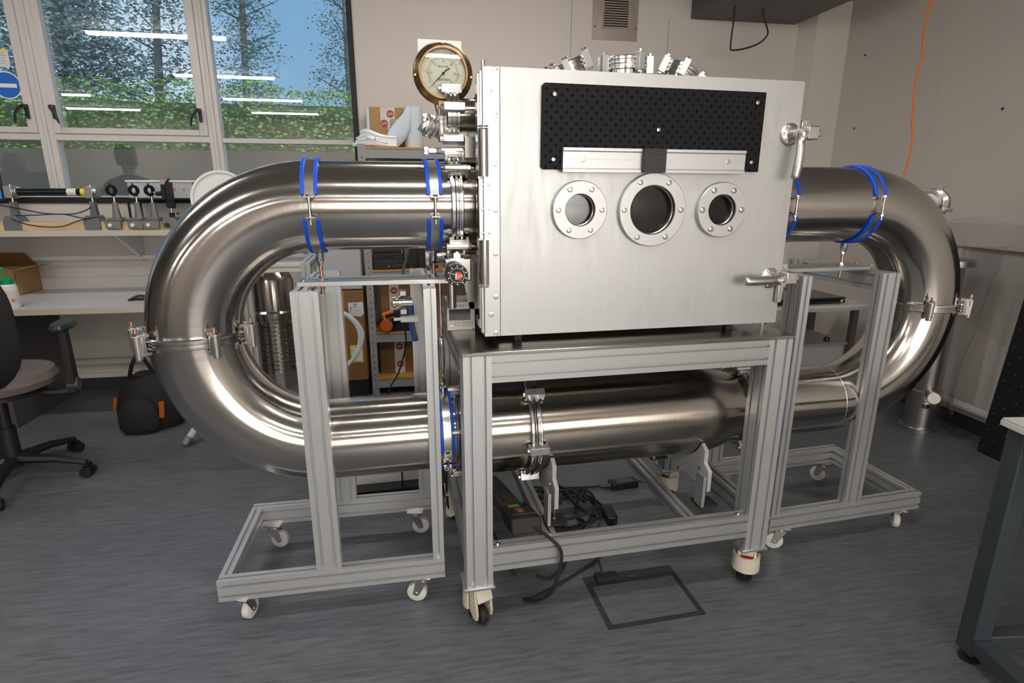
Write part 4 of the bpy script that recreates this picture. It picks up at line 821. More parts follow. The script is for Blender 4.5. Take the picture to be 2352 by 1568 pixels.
# ---- table ----
W_,D_=1.1564,.74
t=thing('profile_table','slotted aluminium frame table on cream castors under the chamber','table',(W_/2,D_/2,0))
for x in (0,W_-.09):
    for y in (0,D_-.09):
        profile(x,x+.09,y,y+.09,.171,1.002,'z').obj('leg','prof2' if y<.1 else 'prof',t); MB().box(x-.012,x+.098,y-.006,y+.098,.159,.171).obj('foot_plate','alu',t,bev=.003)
for y in (0,D_-.045): profile(.09,W_-.09,y,y+.045,.912,1.002,'x').obj('top_rail','prof',t); profile(.09,W_-.09,y,y+.045,.2265,.3165,'x').obj('bottom_rail','prof',t)
for x in (0,W_-.045): profile(x,x+.045,.09,D_-.09,.912,1.002,'y').obj('top_rail','prof',t); profile(x,x+.045,.09,D_-.09,.2265,.3165,'y').obj('bottom_rail','prof',t)
for x in (.285,.83): profile(x,x+.045,.045,D_-.045,.265,.31,'y').obj('cross_rail','prof',t)
MB().box(-.004,W_+.004,-.004,D_+.004,1.002,1.014).obj('tabletop','top',t,bev=.002)
for x in (.11,W_-.12): MB().lathe([(0,0),(.009,0),(.009,.003),(.005,.006),(0,.006)],(x,.0225,.3165),(0,0,1),14).obj('corner_bolt','bolt',t)
def lev_castor(x,y,a):
    f=T(x,y,0)@Rm(a,'Z')
    c=MB().lathe([(.030,.150),(.030,.159)],f.translation,(0,0,1),24); 
    r=[]
    for k in range(25):
        q=PI*.42+k/24*PI*1.16; r.append(q)
    for s in (-1,1):
        c.prism([(-.045,.10),(-.03,.15),(.03,.15),(.045,.06),(.04,.035),(.02,.03),(-.02,.06)],f@V((0,s*.029-.005,0)),f.to_3x3()@V((1,0,0)),(0,0,1),f.to_3x3()@V((0,.010,0)))
    c.prism([(-.03,.15),(.035,.15),(.052,.11),(.042,.105),(-.03,.125)],f@V((0,-.03,0)),f.to_3x3()@V((1,0,0)),(0,0,1),f.to_3x3()@V((0,.06,0)))
    b=c.obj('castor_housing','cream',t,bev=.003)
    q=[]
    for k in range(21):
        g=math.radians(75+210*k/20); e=V((math.cos(g),math.sin(g),0)); cc=V((-.012,0,0)); q.append([f@(cc+e*r+V((0,0,z))) for r,z in ((.040,.128-.055*0),(.050,.13),(.052,.068),(.042,.062))])
    MB().ring(q).xf(Matrix.Identity(4)).obj('guard_ring','cream',b); MB().lathe([(0,.018),(.030,.018),(.03,.028),(.012,.03),(.012,.12),(0,.12)],f@V((-.014,0,0)),(0,0,1),20).obj('levelling_foot','rubber',b)
    MB().lathe([(.026,.098),(.030,.103),(.030,.116),(.026,.12)],f@V((-.014,0,0)),(0,0,1),9).obj('red_dial','red',b)
    MB().lathe([(.014,-.016),(.030,-.015),(.034,-.010),(.0355,0),(.034,.010),(.030,.015),(.014,.016)],f@V((.016,0,.0356)),f.to_3x3()@V((0,1,0)),36).obj('wheel','rubber',b)
lev_castor(.045,.045,-1.2); lev_castor(W_-.045,.045,1.0); lev_castor(.045,D_-.045,2.6); lev_castor(W_-.045,D_-.045,.5)
# ---- vacuum chamber ----
DY=.0816; Z0,Z1=1.0425,1.8393
t=thing('vacuum_chamber','large aluminium vacuum chamber with three round viewports and black breadboard','chamber',(.6,.35,1.014)); ch=t
# body: open box so the viewports look into a dark interior
bx0,bx1,by0,by1,bz0,bz1=.105,1.085,.118,.58,1.045,1.80; th=.02
b=MB().box(bx0,bx0+th,by0,by1,bz0,bz1).box(bx1-th,bx1,by0,by1,bz0,bz1).box(bx0,bx1,by1-th,by1,bz0,bz1).box(bx0,bx1,by0,by1,bz0,bz0+th).box(bx0,bx1,by0,by1,bz1-th,bz1); b.obj('body','tank',t)
MB().lathe([(R,0),(R,.075)],(.030,PY,ZU),(1,0,0),56,cap=False).obj('left_nozzle','tank',t)
for x,y in ((.20,.13),(.98,.13),(.2,.5),(.98,.5)): MB().box(x-.013,x+.013,y-.013,y+.013,1.014,1.045).obj('rubber_foot','rubber',t,bev=.002)
MB().box(.14,1.05,.14,.55,1.030,1.045).obj('base_frame','steel2',t)
VP=[(.384,1.438,.089,.049),(.628,1.437,.1145,.077),(.874,1.4365,.0885,.0495)]
# door with real holes
def holed_plate(x0,x1,z0,z1,y0,y1,holes,n=48):
    bm=bmesh.new(); rect=[bm.verts.new((x,0,z)) for x,z in ((x0,z0),(x1,z0),(x1,z1),(x0,z1))]; es=[bm.edges.new((rect[i],rect[(i+1)%4])) for i in range(4)]
    for cx,cz,r in holes:
        c=[bm.verts.new((cx+r*math.cos(2*PI*k/n),0,cz+r*math.sin(2*PI*k/n))) for k in range(n)]; es+=[bm.edges.new((c[k],c[(k+1)%n])) for k in range(n)]
    bmesh.ops.triangle_fill(bm,use_beauty=True,use_dissolve=False,edges=es)
    ctr=[f for f in bm.faces if any((f.calc_center_median()-V((cx,0,cz))).length<r*.98 and all((v.co-V((cx,0,cz))).length<r*1.01 for v in f.verts) for cx,cz,r in holes)]
    bmesh.ops.delete(bm,geom=ctr,context='FACES_ONLY')
    for v in bm.verts: v.co.y=y0
    ex=bmesh.ops.extrude_face_region(bm,geom=bm.faces[:]); bmesh.ops.translate(bm,verts=[g for g in ex['geom'] if isinstance(g,bmesh.types.BMVert)],vec=(0,y1-y0,0))
    bm.verts.index_update(); mb=MB(); mb.add([v.co.copy() for v in bm.verts],[[v.index for v in f.verts] for f in bm.faces]); bm.free(); return mb
holed_plate(.1345,1.1385,Z0,Z1,DY,DY+.030,[(a,b,d) for a,b,c,d in VP]).obj('door','door',t,bev=0)
MB().box(.082,.134,DY-.001,DY+.034,Z0-.001,Z1+.0).box(.068,.082,DY-.001,DY+.03,1.352,1.532).box(.074,.083,DY+.006,DY+.03,Z0+.01,Z1-.01).obj('hinge_plate','alu',t,bev=.002)
MB().box(.068,.075,DY+.008,DY+.05,1.07,1.82).obj('hinge_backing','steel',t)
MB().cyl((.088,DY+.02,1.835),(.088,DY+.02,1.858),.006).obj('hinge_pin','bolt',t)
for z0,z1 in ((1.536,1.668),(1.214,1.349)):
    MB().cyl((.0835,DY+.004,z0),(.0835,DY+.004,z1),.0155,n=28).obj('hinge_barrel','steel',t)
    zz=z1 if z0>1.5 else z0-.012; MB().torus((.0835,DY+.004,zz+.003),(0,0,1),.0145,.0022,28,6).torus((.0835,DY+.004,zz+.010),(0,0,1),.0145,.0022,28,6).obj('spring_washer','bolt',t)
def csk(x,z,y,r,parent,name='countersunk_screw'):
    return MB().lathe([(r,.0012),(r*.97,0),(r*.80,-.0004),(r*.42,-.0004),(r*.40,.0025),(0,.003)],(x,y,z),(0,1,0),20).obj(name,'bolt',parent)
for x,z in ((.119,1.829),(.104,1.77),(.119,1.708),(.119,1.574),(.119,1.44),(.119,1.307),(.119,1.171),(.104,1.114),(.119,1.052)): csk(x,z,DY-.0018,.0085,t)
for z in (1.513,1.442,1.371):
    for x in (.079,.1): csk(x,z,DY-.0018,.0045,t)
for i,(cx,cz,ro,ri) in enumerate(VP):
    f=MB().lathe([(ri,.004),(ri,-.016),(ri+.001,-.018),(ro-.002,-.018),(ro,-.016),(ro,.0)],(cx,DY,cz),(0,1,0),64,cap=False).obj('viewport_ring','alu',t,ang=30)
    MB().lathe([(ri-.0005,.0),(ri-.0005,.012),(ri-.003,.014),(ri-.003,.032),(ri-.001,.034),(ri-.001,.045)],(cx,DY-.014,cz),(0,1,0),64,cap=False).obj('bore','steel2',f); MB().lathe([(0,.012),(ri-.001,.012),(ri-.001,.018),(0,.018)],(cx,DY+.0,cz),(0,1,0),48).obj('glass','vglass',f)
    rb=(ro+ri)/2+.002
    for k in range(6):
        a=k*PI/3; x,z=cx+rb*math.cos(a),cz+rb*math.sin(a); MB().lathe([(.0105,-.0186),(.0105,-.0182),(.0085,-.0182),(.0085,-.0215),(.0065,-.0225),(.0034,-.0225),(.003,-.0185),(0,-.0185)],(x,DY,z),(0,1,0),20).obj('cap_screw','bolt',f)
# inner fittings seen through the middle viewport
MB().cyl((.64,.34,1.10),(.64,.34,1.43),.004).box(.59,.67,.31,.37,1.43,1.436).box(.655,.675,.33,.35,1.436,1.47).box(.57,.70,.28,.42,1.065,1.10).obj('inner_stage','steel2',t)
# breadboard, rail, carriage
by=DY-.0135
B=MB().prism([(.265,1.5585),(.2575,1.566),(.2575,1.793),(.265,1.8005),(.9935,1.7995),(.9935,1.5575)],(0,by,0),(1,0,0),(0,0,1),(0,.0125,0)).obj('optical_breadboard','board',t,bev=.001)
for x,z in ((.2945,1.77),(.9635,1.768),(.63,1.679),(.2945,1.587),(.9635,1.587)): MB().lathe([(0,-.004),(.003,-.004),(.0035,-.001),(.0035,-.005),(.006,-.0045),(.0065,0)],(x,by,z),(0,1,0),16).obj('cap_screw','bolt',B)
ry=by-.022; RL=MB().prism([(0,0),(.022,0),(.022,.0705),(0,.0705),(0,.062),(.003,.059),(.003,.012),(0,.009)],(.3195,ry,1.5505),(0,1,0),(0,0,1),(.610,0,0)).obj('optical_rail','alu',t)
MB().box(.3195,.9295,ry+.0028,ry+.0032,1.5875,1.5882).obj('scribe_line','greybox',RL)
for x in (.384,.87): MB().lathe([(.0075,-.0005),(.0075,-.001),(.0055,-.0015),(.0055,-.004),(.003,-.004),(.0025,-.001),(0,-.001)],(x,ry+.003,1.587),(0,1,0),16).obj('cap_screw','bolt',RL)
CR=MB().box(.5725,.646,ry-.016,ry+.004,1.551,1.6215).box(.587,.630,ry-.0165,ry-.012,1.603,1.617).obj('rail_carriage','blkplastic',t,bev=.001)
mb=MB()
for r,(z,xs) in enumerate(((1.600,(.587,.603,.618,.632)),(1.586,(.593,.609,.626)),(1.570,(.587,.602,.618,.632)),(1.557,(.580,.592,.604,.616,.628,.639)))):
    for x in xs: mb.lathe([(.003,-.0163),(.0022,-.0163),(.0018,-.0145),(0,-.0145)],(x,ry,z),(0,1,0),10)
mb.obj('tapped_hole','darkgrey',CR)
# handles
def handle(cx,cz,lever,lab):
    h=MB().lathe([(.036,.0),(.036,-.004),(.032,-.0085),(.016,-.011),(.0145,-.013),(.0145,-.032),(.013,-.036)],(cx,DY,cz),(0,1,0),40,cap=True)
    for v in h.v:
        if v.x>cx+.022: v.x=cx+.022+(v.x-cx-.022)*.15
    H=h.obj('door_handle','claw',ch,ang=40); H['label']=lab
    for a in (110,180,250): x,z=cx+.026*math.cos(math.radians(a)),cz+.026*math.sin(math.radians(a)); MB().lathe([(.0052,-.0088),(.0052,-.0105),(.003,-.0112),(.0028,-.0095),(0,-.0095)],(x,DY,z),(0,1,0),14).obj('rose_screw','bolt',H)
    d=V(lever).normalized(); n=V((d.z,0,-d.x)); base=V((cx+.012,DY-.045,cz)); pts=[base-d*.012,base,base+d*.025,base+d*.045+V((0,-.006,0)),base+d*.10+V((0,-.010,0)),base+d*.136+V((0,-.008,0)),base+d*.142+V((0,-.007,0))]
    MB().tube(pts,[.015,.019,.016,.0155,.016,.015,.008],16,sub=5).cyl(base+V((0,.016,0)),base+V((0,-.0165,0)),.0155,n=28).obj('lever','claw',H,ang=60)
    MB().prism([(-.014,-.042),(.012,-.042),(.016,-.03),(.016,.03),(.012,.046),(-.014,.046)],(cx+.060,DY+.012,cz+.004),(1,0,0),(0,0,1),(0,-.008,0)).lathe([(.006,0),(.006,-.004),(0,-.004)],(cx+.062,DY+.004,cz+.037),(0,1,0),14).lathe([(.006,0),(.006,-.004),(0,-.004)],(cx+.062,DY+.004,cz-.028),(0,1,0),14).obj('keeper_plate','chrome',H,bev=.003)
    MB().box(cx+.036,cx+.078,DY-.045,DY+.005,cz-.018,cz+.024).box(cx+.078,cx+.098,DY-.03,DY-.002,cz-.008,cz+.012).cyl((cx+.01,DY-.03,cz),(cx+.05,DY-.03,cz),.010).obj('latch_tongue','claw',H,bev=.004)
handle(1.103,1.677,(-.10,0,-1),'polished upper door handle pointing down'); handle(1.093,1.203,(-1,0,0),'polished lower door handle pointing left')
MB().prism([(0,0),(.026,0),(.020,-.075),(0,-.075)],(1.118,DY-.004,1.192),(1,0,0),(0,0,1),(0,-.016,0)).obj('stop_block','claw',t,bev=.003)
# top ports
def port(x,y,z,d,r,h,lab,claws):
    d=V(d).normalized(); b=V((x,y,z)); f=MB().lathe([(r*.86,-.15),(r*.86,h-.012),(r,h-.010),(r,h-.002),(r*.95,h),(r*.95,h+.004),(r*1.02,h+.006),(r*1.02,h+.012),(r*.95,h+.013),(r*.95,h+.017),(r*1.02,h+.019),(r*1.02,h+.027),(r*.98,h+.030),(0,h+.030)],b,d,48).obj('top_port','steel',ch,ang=28); f['label']=lab
    u=V((0,-1,0)); u=(u-d*u.dot(d)).normalized(); v=d.cross(u)
    for a in claws:
        e=u*math.cos(math.radians(a))+v*math.sin(math.radians(a)); m=frame(b+d*(h+.010)+e*(r*1.02),d,e.cross(d)); y_=m.to_3x3()@V((0,1,0)); 
        if y_.dot(e)<0: m=frame(b+d*(h+.010)+e*(r*1.02),d,-e.cross(d))
        MB().box(-.011,.011,-.004,.021,-.028,.028).xf(m).obj('flange_clamp','alu',f,bev=.0015); MB().lathe([(.0075,.028),(.0075,.036)],(0,.008,0),(0,0,1),6).lathe([(.0075,-.034),(.0075,-.028)],(0,.008,0),(0,0,1),6).xf(m).obj('nut','bolt',f)
port(.455,.35,1.82,(-.44,-.05,.9),.062,.075,'flanged port tilted to the left on top of the chamber',(65,-60,-20,150,-130))
port(.628,.35,1.82,(0,0,1),.073,.085,'upright flanged port on top of the chamber',(12,75,-80,-115,150))
port(.80,.35,1.82,(.44,-.05,.9),.060,.075,'flanged port tilted to the right on top of the chamber',(-20,70,-100,160))
# left upper nozzle with blank flange and square clamps
b=MB().lathe([(.052,0),(.052,.075)],(.035,PY,1.735),(1,0,0),48,cap=False).obj('upper_left_port','tank',ch); b['label']='small nozzle with blanking flange above the main duct'
MB().lathe([(0,-.002),(.068,-.001),(.073,.004),(.073,.014),(.067,.016),(.067,.019),(.073,.021),(.073,.026),(.068,.028),(.068,.031),(.073,.034),(.073,.042),(.066,.044)],(-.003,PY,1.735),(1,0,0),56,cap=False).obj('blank_flange','steel',b,ang=28)
for a in (86,10,-70,165):
    e=V((0,-math.cos(math.radians(a)),math.sin(math.radians(a)))); m=frame(V((.02,PY,1.735))+e*.073,(1,0,0),e.cross(V((1,0,0)))); y_=m.to_3x3()@V((0,1,0))
    if y_.dot(e)<0: m=frame(V((.02,PY,1.735))+e*.073,(1,0,0),-e.cross(V((1,0,0))))
    MB().box(-.013,.013,-.006,.022,-.034,.034).xf(m).obj('flange_clamp','alu',b,bev=.002); MB().lathe([(.008,-.042),(.008,-.034)],(0,.008,0),(0,0,1),6).xf(m).obj('nut','bolt',b)
MB().box(.055,.105,PY-.06,PY+.1,1.60,1.665).obj('side_block','steel2',ch)
# ---- gauge ----
t=thing('pressure_gauge','large round brass vacuum gauge with white dial above the flange','gauge',(-.012,.33,1.72)); gx,gz,gy=-.004,1.861,.33; gt=V((.06,-1,.0)).normalized()
MB().box(-.071,.071,0,.004,-.07,.07).xf(T(gx-.006,gy+.035,gz+.035)).obj('backing_plate','white',t,bev=.003)
MB().lathe([(.070,.02),(.096,.02),(.0965,.012),(.090,.004),(.083,-.002),(.078,-.010),(.073,-.010),(.0715,-.004),(.0715,.006)],(gx,gy,gz),(0,1,0),72,cap=False).lathe([(0,.028),(.09,.028),(.094,.02)],(gx,gy,gz),(0,1,0),48).obj('brass_case','brass',t,ang=50)
MB().lathe([(.0725,.0045),(.0725,.0065)],(gx,gy,gz),(0,1,0),64).obj('dial','dial',t)
for a in (90,-5,185): MB().lathe([(0,-.0),(.003,0),(.0035,.004)],(gx+.0905*math.cos(math.radians(a)),gy+.001,gz+.0905*math.sin(math.radians(a))),(0,1,0),12).obj('case_screw','bolt',t)
D0=T(gx,gy+.0035,gz)
def ga(v): return math.radians(225-v*9)-0  # inches 0..30 -> angle
mk=MB(); mk.torus((gx,gy+.004,gz),(0,1,0),.050,.00025,60,4).torus((gx,gy+.004,gz),(0,1,0),.044,.00025,60,4)
for k in range(31):
    a=ga(k); e=V((math.cos(a),0,math.sin(a))); mk.tube([V((gx,gy+.004,gz))+e*.044,V((gx,gy+.004,gz))+e*(.0525 if k%5==0 else .050)],.0007 if k%5==0 else .0003,4)
mk.obj('scale','ink',t); mk=MB()
for k in range(8):
    a=ga(k*4+1.6); e=V((math.cos(a),0,math.sin(a))); mk.tube([V((gx,gy+.004,gz))+e*.0505,V((gx,gy+.004,gz))+e*.058],.0005,4)
mk.obj('red_scale','redink',t)
for k in (5,10,15,20,25,30): a=ga(k); text(str(k),.0085,D0@T(.037*math.cos(a),0,.037*math.sin(a))@FRONT,'ink',t)
for k,s in ((9.6,'30'),(17.6,'45'),(21.6,'60'),(5.6,'15')): a=ga(k); text(s,.0065,D0@T(.0635*math.cos(a),0,.0635*math.sin(a))@FRONT,'redink',t)
text('VACUUM',.0085,D0@T(-.001,0,.020)@FRONT,'ink',t); text('EDWARDS',.0085,D0@T(.003,0,-.019)@FRONT,'ink',t); text('& Co.',.0075,D0@T(.002,0,-.030)@FRONT,'ink',t); text('INS',.0075,D0@T(-.014,0,-.048)@FRONT,'ink',t); text('MMS',.0075,D0@T(-.014,0,-.058)@FRONT,'redink',t); text('2',.006,D0@T(0,0,-.066)@FRONT,'ink',t)
n=V((math.cos(ga(0)),0,math.sin(ga(0)))); c=V((gx,gy+.0005,gz)); MB().tube([c-n*.022+V((.006,0,0)),c-n*.014,c,c+n*.03,c+n*.062],[.0018,.0022,.0015,.0013,.0005],6).cyl(c+V((0,-.001,0)),c+V((0,.003,0)),.0045).obj('needle','ink',t)
M['gglass']=glass_mat('gauge_glass',(.97,.98,.97),.035); MB().lathe([(0,-.006),(.0725,-.006),(.0725,-.004),(0,-.004)],(gx,gy,gz),(0,1,0),48).obj('gauge_glass','gglass',t)
MB().cyl((gx-.004,gy+.01,1.735),(gx-.004,gy+.01,1.775),.0085).box(gx-.018,gx+.010,gy-.004,gy+.018,1.757,1.778).obj('stem','brass',t)
# KF elbow and small clamps under the gauge
t=thing('elbow_valve','small steel elbow valve with wing clamps beneath the brass gauge','valve',(-.02,.40,1.66))
MB().lathe([(.010,0),(.013,.01),(.026,.02),(.030,.045),(.026,.07),(.013,.082)],(-.012,.36,1.652),(0,0,1),28).lathe([(.03,0),(.036,.004),(.036,.012),(.028,.014),(.028,.022),(.036,.024),(.036,.032),(.03,.036)],(-.035,.355,1.695),(-.8,-.3,.25),32).lathe([(.02,0),(.02,.01),(.012,.012),(.012,.03)],(-.012,.36,1.725),(0,0,1),24).obj('valve_body','claw',t,ang=40)
for z in (1.718,1.615): 
    q=MB().lathe([(.022,0),(.022,.018)],(-.012,.355,z),(0,0,1),24).box(-.062,-.03,.34,.37,z,z+.018); q.obj('ring_clamp','claw',t,bev=.003); MB().cyl((-.066,.33,z+.009),(-.066,.385,z+.009),.006).box(-.074,-.058,.345,.365,z-.004,z+.022).obj('wing_nut','chrome',t,bev=.002)
MB().tube([(-.085,.34,1.685),(-.075,.34,1.70),(-.06,.345,1.71)],.009,8).obj('wing_nut','bolt',t)
o=MB().tube([(-.03,.38,1.79),(-.026,.38,1.77),(-.018,.39,1.74)],.0016,6).tube([(.028,.40,1.60),(.042,.39,1.585),(.05,.38,1.56)],.0016,6).obj('red_wire','redink',loc=(-.03,.38,1.77)); tag(o,'thin red wire between the gauge stem and the flange','wire')
o=MB().tube([(-.036,.38,1.79),(-.030,.38,1.77),(-.02,.40,1.74)],.0016,6).obj('blue_wire','blue',loc=(-.03,.38,1.77)); tag(o,'thin blue wire behind the gauge stem','wire')
MB().box(.045,.078,PY+.02,PY+.1,1.59,1.66).obj('bracket','steel',t)
# ---- leak valve with black knob ----
t=thing('leak_valve','steel valve with a round black numbered knob below the main flange','valve',(.01,.2,1.24)); kx,kz,ky=.0,1.240,.10
MB().cyl((kx,ky,kz),(kx,ky+.05,kz),.034,n=48).lathe([(.034,-.004),(.034,0)],(kx,ky,kz),(0,1,0),48).obj('knob','blk',t,bev=.001)
MB().torus((kx,ky-.0042,kz),(0,1,0),.0225,.0009,48,6).obj('knob_ring','alu',t)
mk=MB()
for k in range(10):
    a=2*PI*k/10+PI/2; mk.lathe([(0,-.0048),(.0022,-.0048),(.0022,-.004)],(kx+.0285*math.cos(a),ky,kz+.0285*math.sin(a)),(0,1,0),10)
mk.tube([(kx-.018,ky-.0045,kz+.006),(kx-.010,ky-.0045,kz+.003)],.0012,5); mk.obj('knob_mark','white',t)
MB().lathe([(0,-.0050),(.0125,-.0050),(.0125,-.004)],(kx+.004,ky,kz-.002),(0,1,0),28).obj('red_emblem','redink',t); text('S',.022,T(kx+.008,ky-.0056,kz-.002)@FRONT@Rm(-PI/2,'Z'),'label',t); MB().box(kx-.004,kx-.001,ky-.0055,ky-.005,kz-.013,kz+.009).box(kx-.007,kx-.0055,ky-.0055,ky-.005,kz-.013,kz+.009).obj('emblem_bar','label',t)
MB().cyl((kx+.004,ky+.05,kz+.0),(kx+.004,ky+.14,kz),.026,n=24).box(kx-.03,kx+.055,ky+.07,ky+.16,kz-.03,kz+.045).cyl((kx+.012,ky+.09,kz+.05),(kx+.012,ky+.15,kz+.05),.015).obj('valve_body','steel',t,bev=.004)
MB().lathe([(.055,0),(.055,.012),(.04,.016),(.03,.05),(.03,.07)],(-.075,.37,1.275),(1,-.15,0),40).obj('side_flange','steel2',t); MB().cyl((kx+.0,.28,1.10),(kx+.0,.28,1.20),.016,n=20).cyl((kx,.28,1.195),(kx,.28,1.215),.022).obj('lower_pipe','steel2',t)
MB().prism([(0,0),(.06,-.05),(.10,-.20),(.02,-.20),(.0,-.1)],(.045,.30,1.29),(1,0,0),(0,0,1),(0,.004,0)).obj('side_gusset','steel2',t); MB().cyl((.03,.35,1.315),(.105,.35,1.315),.012).cyl((.03,.38,1.285),(.105,.38,1.285),.012).obj('feed_pipe','steel',t)
# ---- gauge controller ----
t=thing('gauge_controller','small off-white gauge controller with dark display standing on the table','controller',(.0,.25,1.014)); 
cx0,cx1,cy,cz0=-.035+.022,.083,.300,1.0145
a=MB().box(cx0,cx1-.001,cy+.004,cy+.15,cz0+.003,cz0+.098).obj('casing','greybox',t,bev=.001); MB().box(cx0-.003,cx1,cy,cy+.004,cz0,cz0+.101).obj('front_panel','offwhite',t,bev=.001)
MB().box(cx0+.004,cx1-.016,cy-.0006,cy,cz0+.036,cz0+.076).obj('display','screen',t)
mk=MB()
for s in (0,1):
    for i in range(5):
        for k in range(4): x=cx0+.004+s*.055+i*.007; mk.box(x,x+.004,cy+.02+k*.012,cy+.026+k*.012,cz0+.0982,cz0+.0986)
mk.obj('vent_slot','ink',t)
text('INFICON',.012,T(cx0+.033,cy-.0004,cz0+.088)@FRONT,'bluesign',t,ext=.0001); text('VGC501',.006,T(cx0+.072,cy-.0004,cz0+.088)@FRONT,'ink',t,ext=.0001); MB().tube([(cx0+.002,cy-.0006,cz0+.083),(cx0+.003,cy-.0006,cz0+.09),(cx0+.008,cy-.0006,cz0+.094)],.0015,5).obj('logo','bluesign',t)
mk=MB()
for x in (.032,.060,.080):
    q=V((cx0+x,cy-.0006,cz0+.022)); mk.tube([q+V((-.008,0,-.006)),q+V((.008,0,-.006)),q+V((.008,0,.006)),q+V((-.008,0,.006)),q+V((-.008,0,-.006))],.0005,4)
q=V((cx0+.060,cy-.0006,cz0+.022)); mk.tube([q+V((-.004,0,.003)),q,q+V((.004,0,.003))],.0005,4); q=V((cx0+.080,cy-.0006,cz0+.022)); mk.tube([q+V((-.004,0,0)),q+V((0,0,.003)),q+V((.004,0,0))],.0005,4); mk.obj('button_outline','darkgrey',t)
MB().cyl((cx0+.005,cy-.006,cz0+.018),(cx0+.018,cy-.006,cz0+.018),.0022).box(cx0+.004,cx0+.008,cy-.006,cy,cz0+.016,cz0+.02).obj('toggle','chrome',t)
for x,z in ((cx1-.006,.004),(cx1-.006,.097),(cx0,.097)): MB().box(x-.003,x+.003,cy-.0008,cy,cz0+z-.002,cz0+z+.001).obj('corner_clip','ink',t)
o=MB().box(.082,.105,.42,.50,1.0145,1.11).obj('black_connector_box','blkplastic',loc=(.09,.46,1.0145),bev=.003); tag(o,'black connector box between the controller and the chamber','connector')
# ---- small gauge port, blue hose pieces, cables left of the table ----
t=thing('gauge_port','small steel gauge fitting poking out left of the right post of the left stand','fitting',(-.12,.48,1.11))
MB().lathe([(.022,0),(.022,.008),(.014,.010),(.014,.02),(.026,.022),(.026,.03),(.018,.032),(.018,.07)],(-.20,.48,1.09),(1,0,0),28).obj('kf_flange','steel',t,ang=30); MB().box(-.175,-.15,.46,.50,1.115,1.135).box(-.175,-.15,.46,.50,1.045,1.065).obj('clamp_jaw','steel2',t,bev=.002); MB().box(-.175,-.11,.46,.49,1.015,1.035).cyl((-.20,.475,1.025),(-.175,.475,1.025),.006).obj('connector','white',t,bev=.001)
o=MB().tube([(-.165,.5,1.165),(-.15,.5,1.165),(-.11,.5,1.165)],[.007,.011,.011],14).tube([(-.13,.62,1.05),(-.13,.62,.96),(-.118,.62,.90)],.012,10).obj('blue_hose','bluesign',loc=(-.16,.6,1.2)); tag(o,'thick blue hose end behind the right post of the left stand','hose')
o=MB().tube([(-.105,.55,1.34),(-.13,.55,1.28),(-.155,.55,1.20),(-.155,.55,1.13),(-.13,.55,1.02),(-.12,.55,.93)],.005,8,sub=5).obj('grey_hose','midgrey',loc=(-.12,.55,1.3)); tag(o,'thin grey hose hanging behind the left stand carrier plate','hose')
o=MB().tube([(-.13,.9,1.02),(-.16,.9,.95),(-.15,.9,.82),(-.19,.9,.68),(-.24,.9,.58),(-.22,.92,.4),(-.20,.93,.2),(-.2,.93,.006)],.004,8,sub=5).obj('black_lead','rubber',loc=(-.2,.93,.006)); tag(o,'thin black lead hanging between the stand posts behind the ducts','cable')
mb=MB()
for k in range(2): mb.tube([(-.605,1.43,.88-.02*k),(-.46,1.43,.86),(-.385+.014*k,1.43,.75),(-.43,1.43,.60),(-.605,1.43,.46+.04*k)],.011,10,sub=6)
o=mb.obj('white_hose','tube_w',loc=(-.5,1.43,.7)); tag(o,'coiled pale plastic hose showing right of the tall stand post','hose')
# ---- pump cart behind the left loop ----
t=thing('pump_cart','aluminium profile cart behind the left loop carrying the tall pump','cart',(-.82,1.5,0))
for x in (-.95,-.655):
    for y in (1.42,1.80): profile(x,x+.045,y,y+.045,.10,1.135,'z').obj('post','prof',t); MB().cyl((x+.01,y+.02,.04),(x+.035,y+.02,.04),.04).cyl((x+.022,y+.02,.04),(x+.022,y+.02,.10),.01).obj('castor','rubber',t)
profile(-.905,-.655,1.42,1.465,1.09,1.135,'x').obj('top_rail','offwhite',t); profile(-.905,-.655,1.80,1.845,1.09,1.135,'x').obj('top_rail','prof',t); profile(-.655,-.61,1.465,1.80,1.09,1.135,'y').obj('top_rail','prof',t); profile(-.95,-.905,1.465,1.80,1.09,1.135,'y').obj('top_rail','prof',t)
MB().box(-.905,-.655,1.465,1.80,.33,.35).obj('deck','greybox',t)
t=thing('vacuum_pump','tall ribbed steel high-vacuum pump seen through the left loop','pump',(-.85,1.53,.35)); px,pyy=-.84,1.62
MB().lathe([(.102,.351),(.105,.365),(.098,.37),(.098,.50),(.10,.515)],(px,pyy,0),(0,0,1),48).obj('lower_body','steel2',t)
prof_=[(.095,.50)]
for k in range(11): z=.53+k*.024; prof_+=[(.095,z),(.103,z+.003),(.103,z+.007),(.095,z+.010)]
prof_+=[(.095,.82)]; MB().lathe(prof_,(px,pyy,0),(0,0,1),56,cap=False).obj('cooling_coil','tank',t,ang=50)
MB().lathe([(.118,.81),(.118,.818),(.122,.825),(.122,.855),(.115,.862),(.112,.865),(.112,1.02),(.10,1.05),(.085,1.07),(0,1.07)],(px,pyy,0),(0,0,1),56).obj('upper_body','tank',t,ang=30)
MB().cyl((px+.09,pyy-.02,.54),(px+.17,pyy-.03,.54),.022).lathe([(.034,0),(.034,.012)],(px+.13,pyy-.025,.54),(1,-.1,0),24).obj('outlet','steel2',t)
mb=MB()
for a in range(0,360,40): mb.cyl((px+.110*math.cos(math.radians(a)),pyy+.110*math.sin(math.radians(a)),.797),(px+.110*math.cos(math.radians(a)),pyy+.110*math.sin(math.radians(a)),.811),.006,n=6)
mb.obj('flange_bolt','bolt',t)
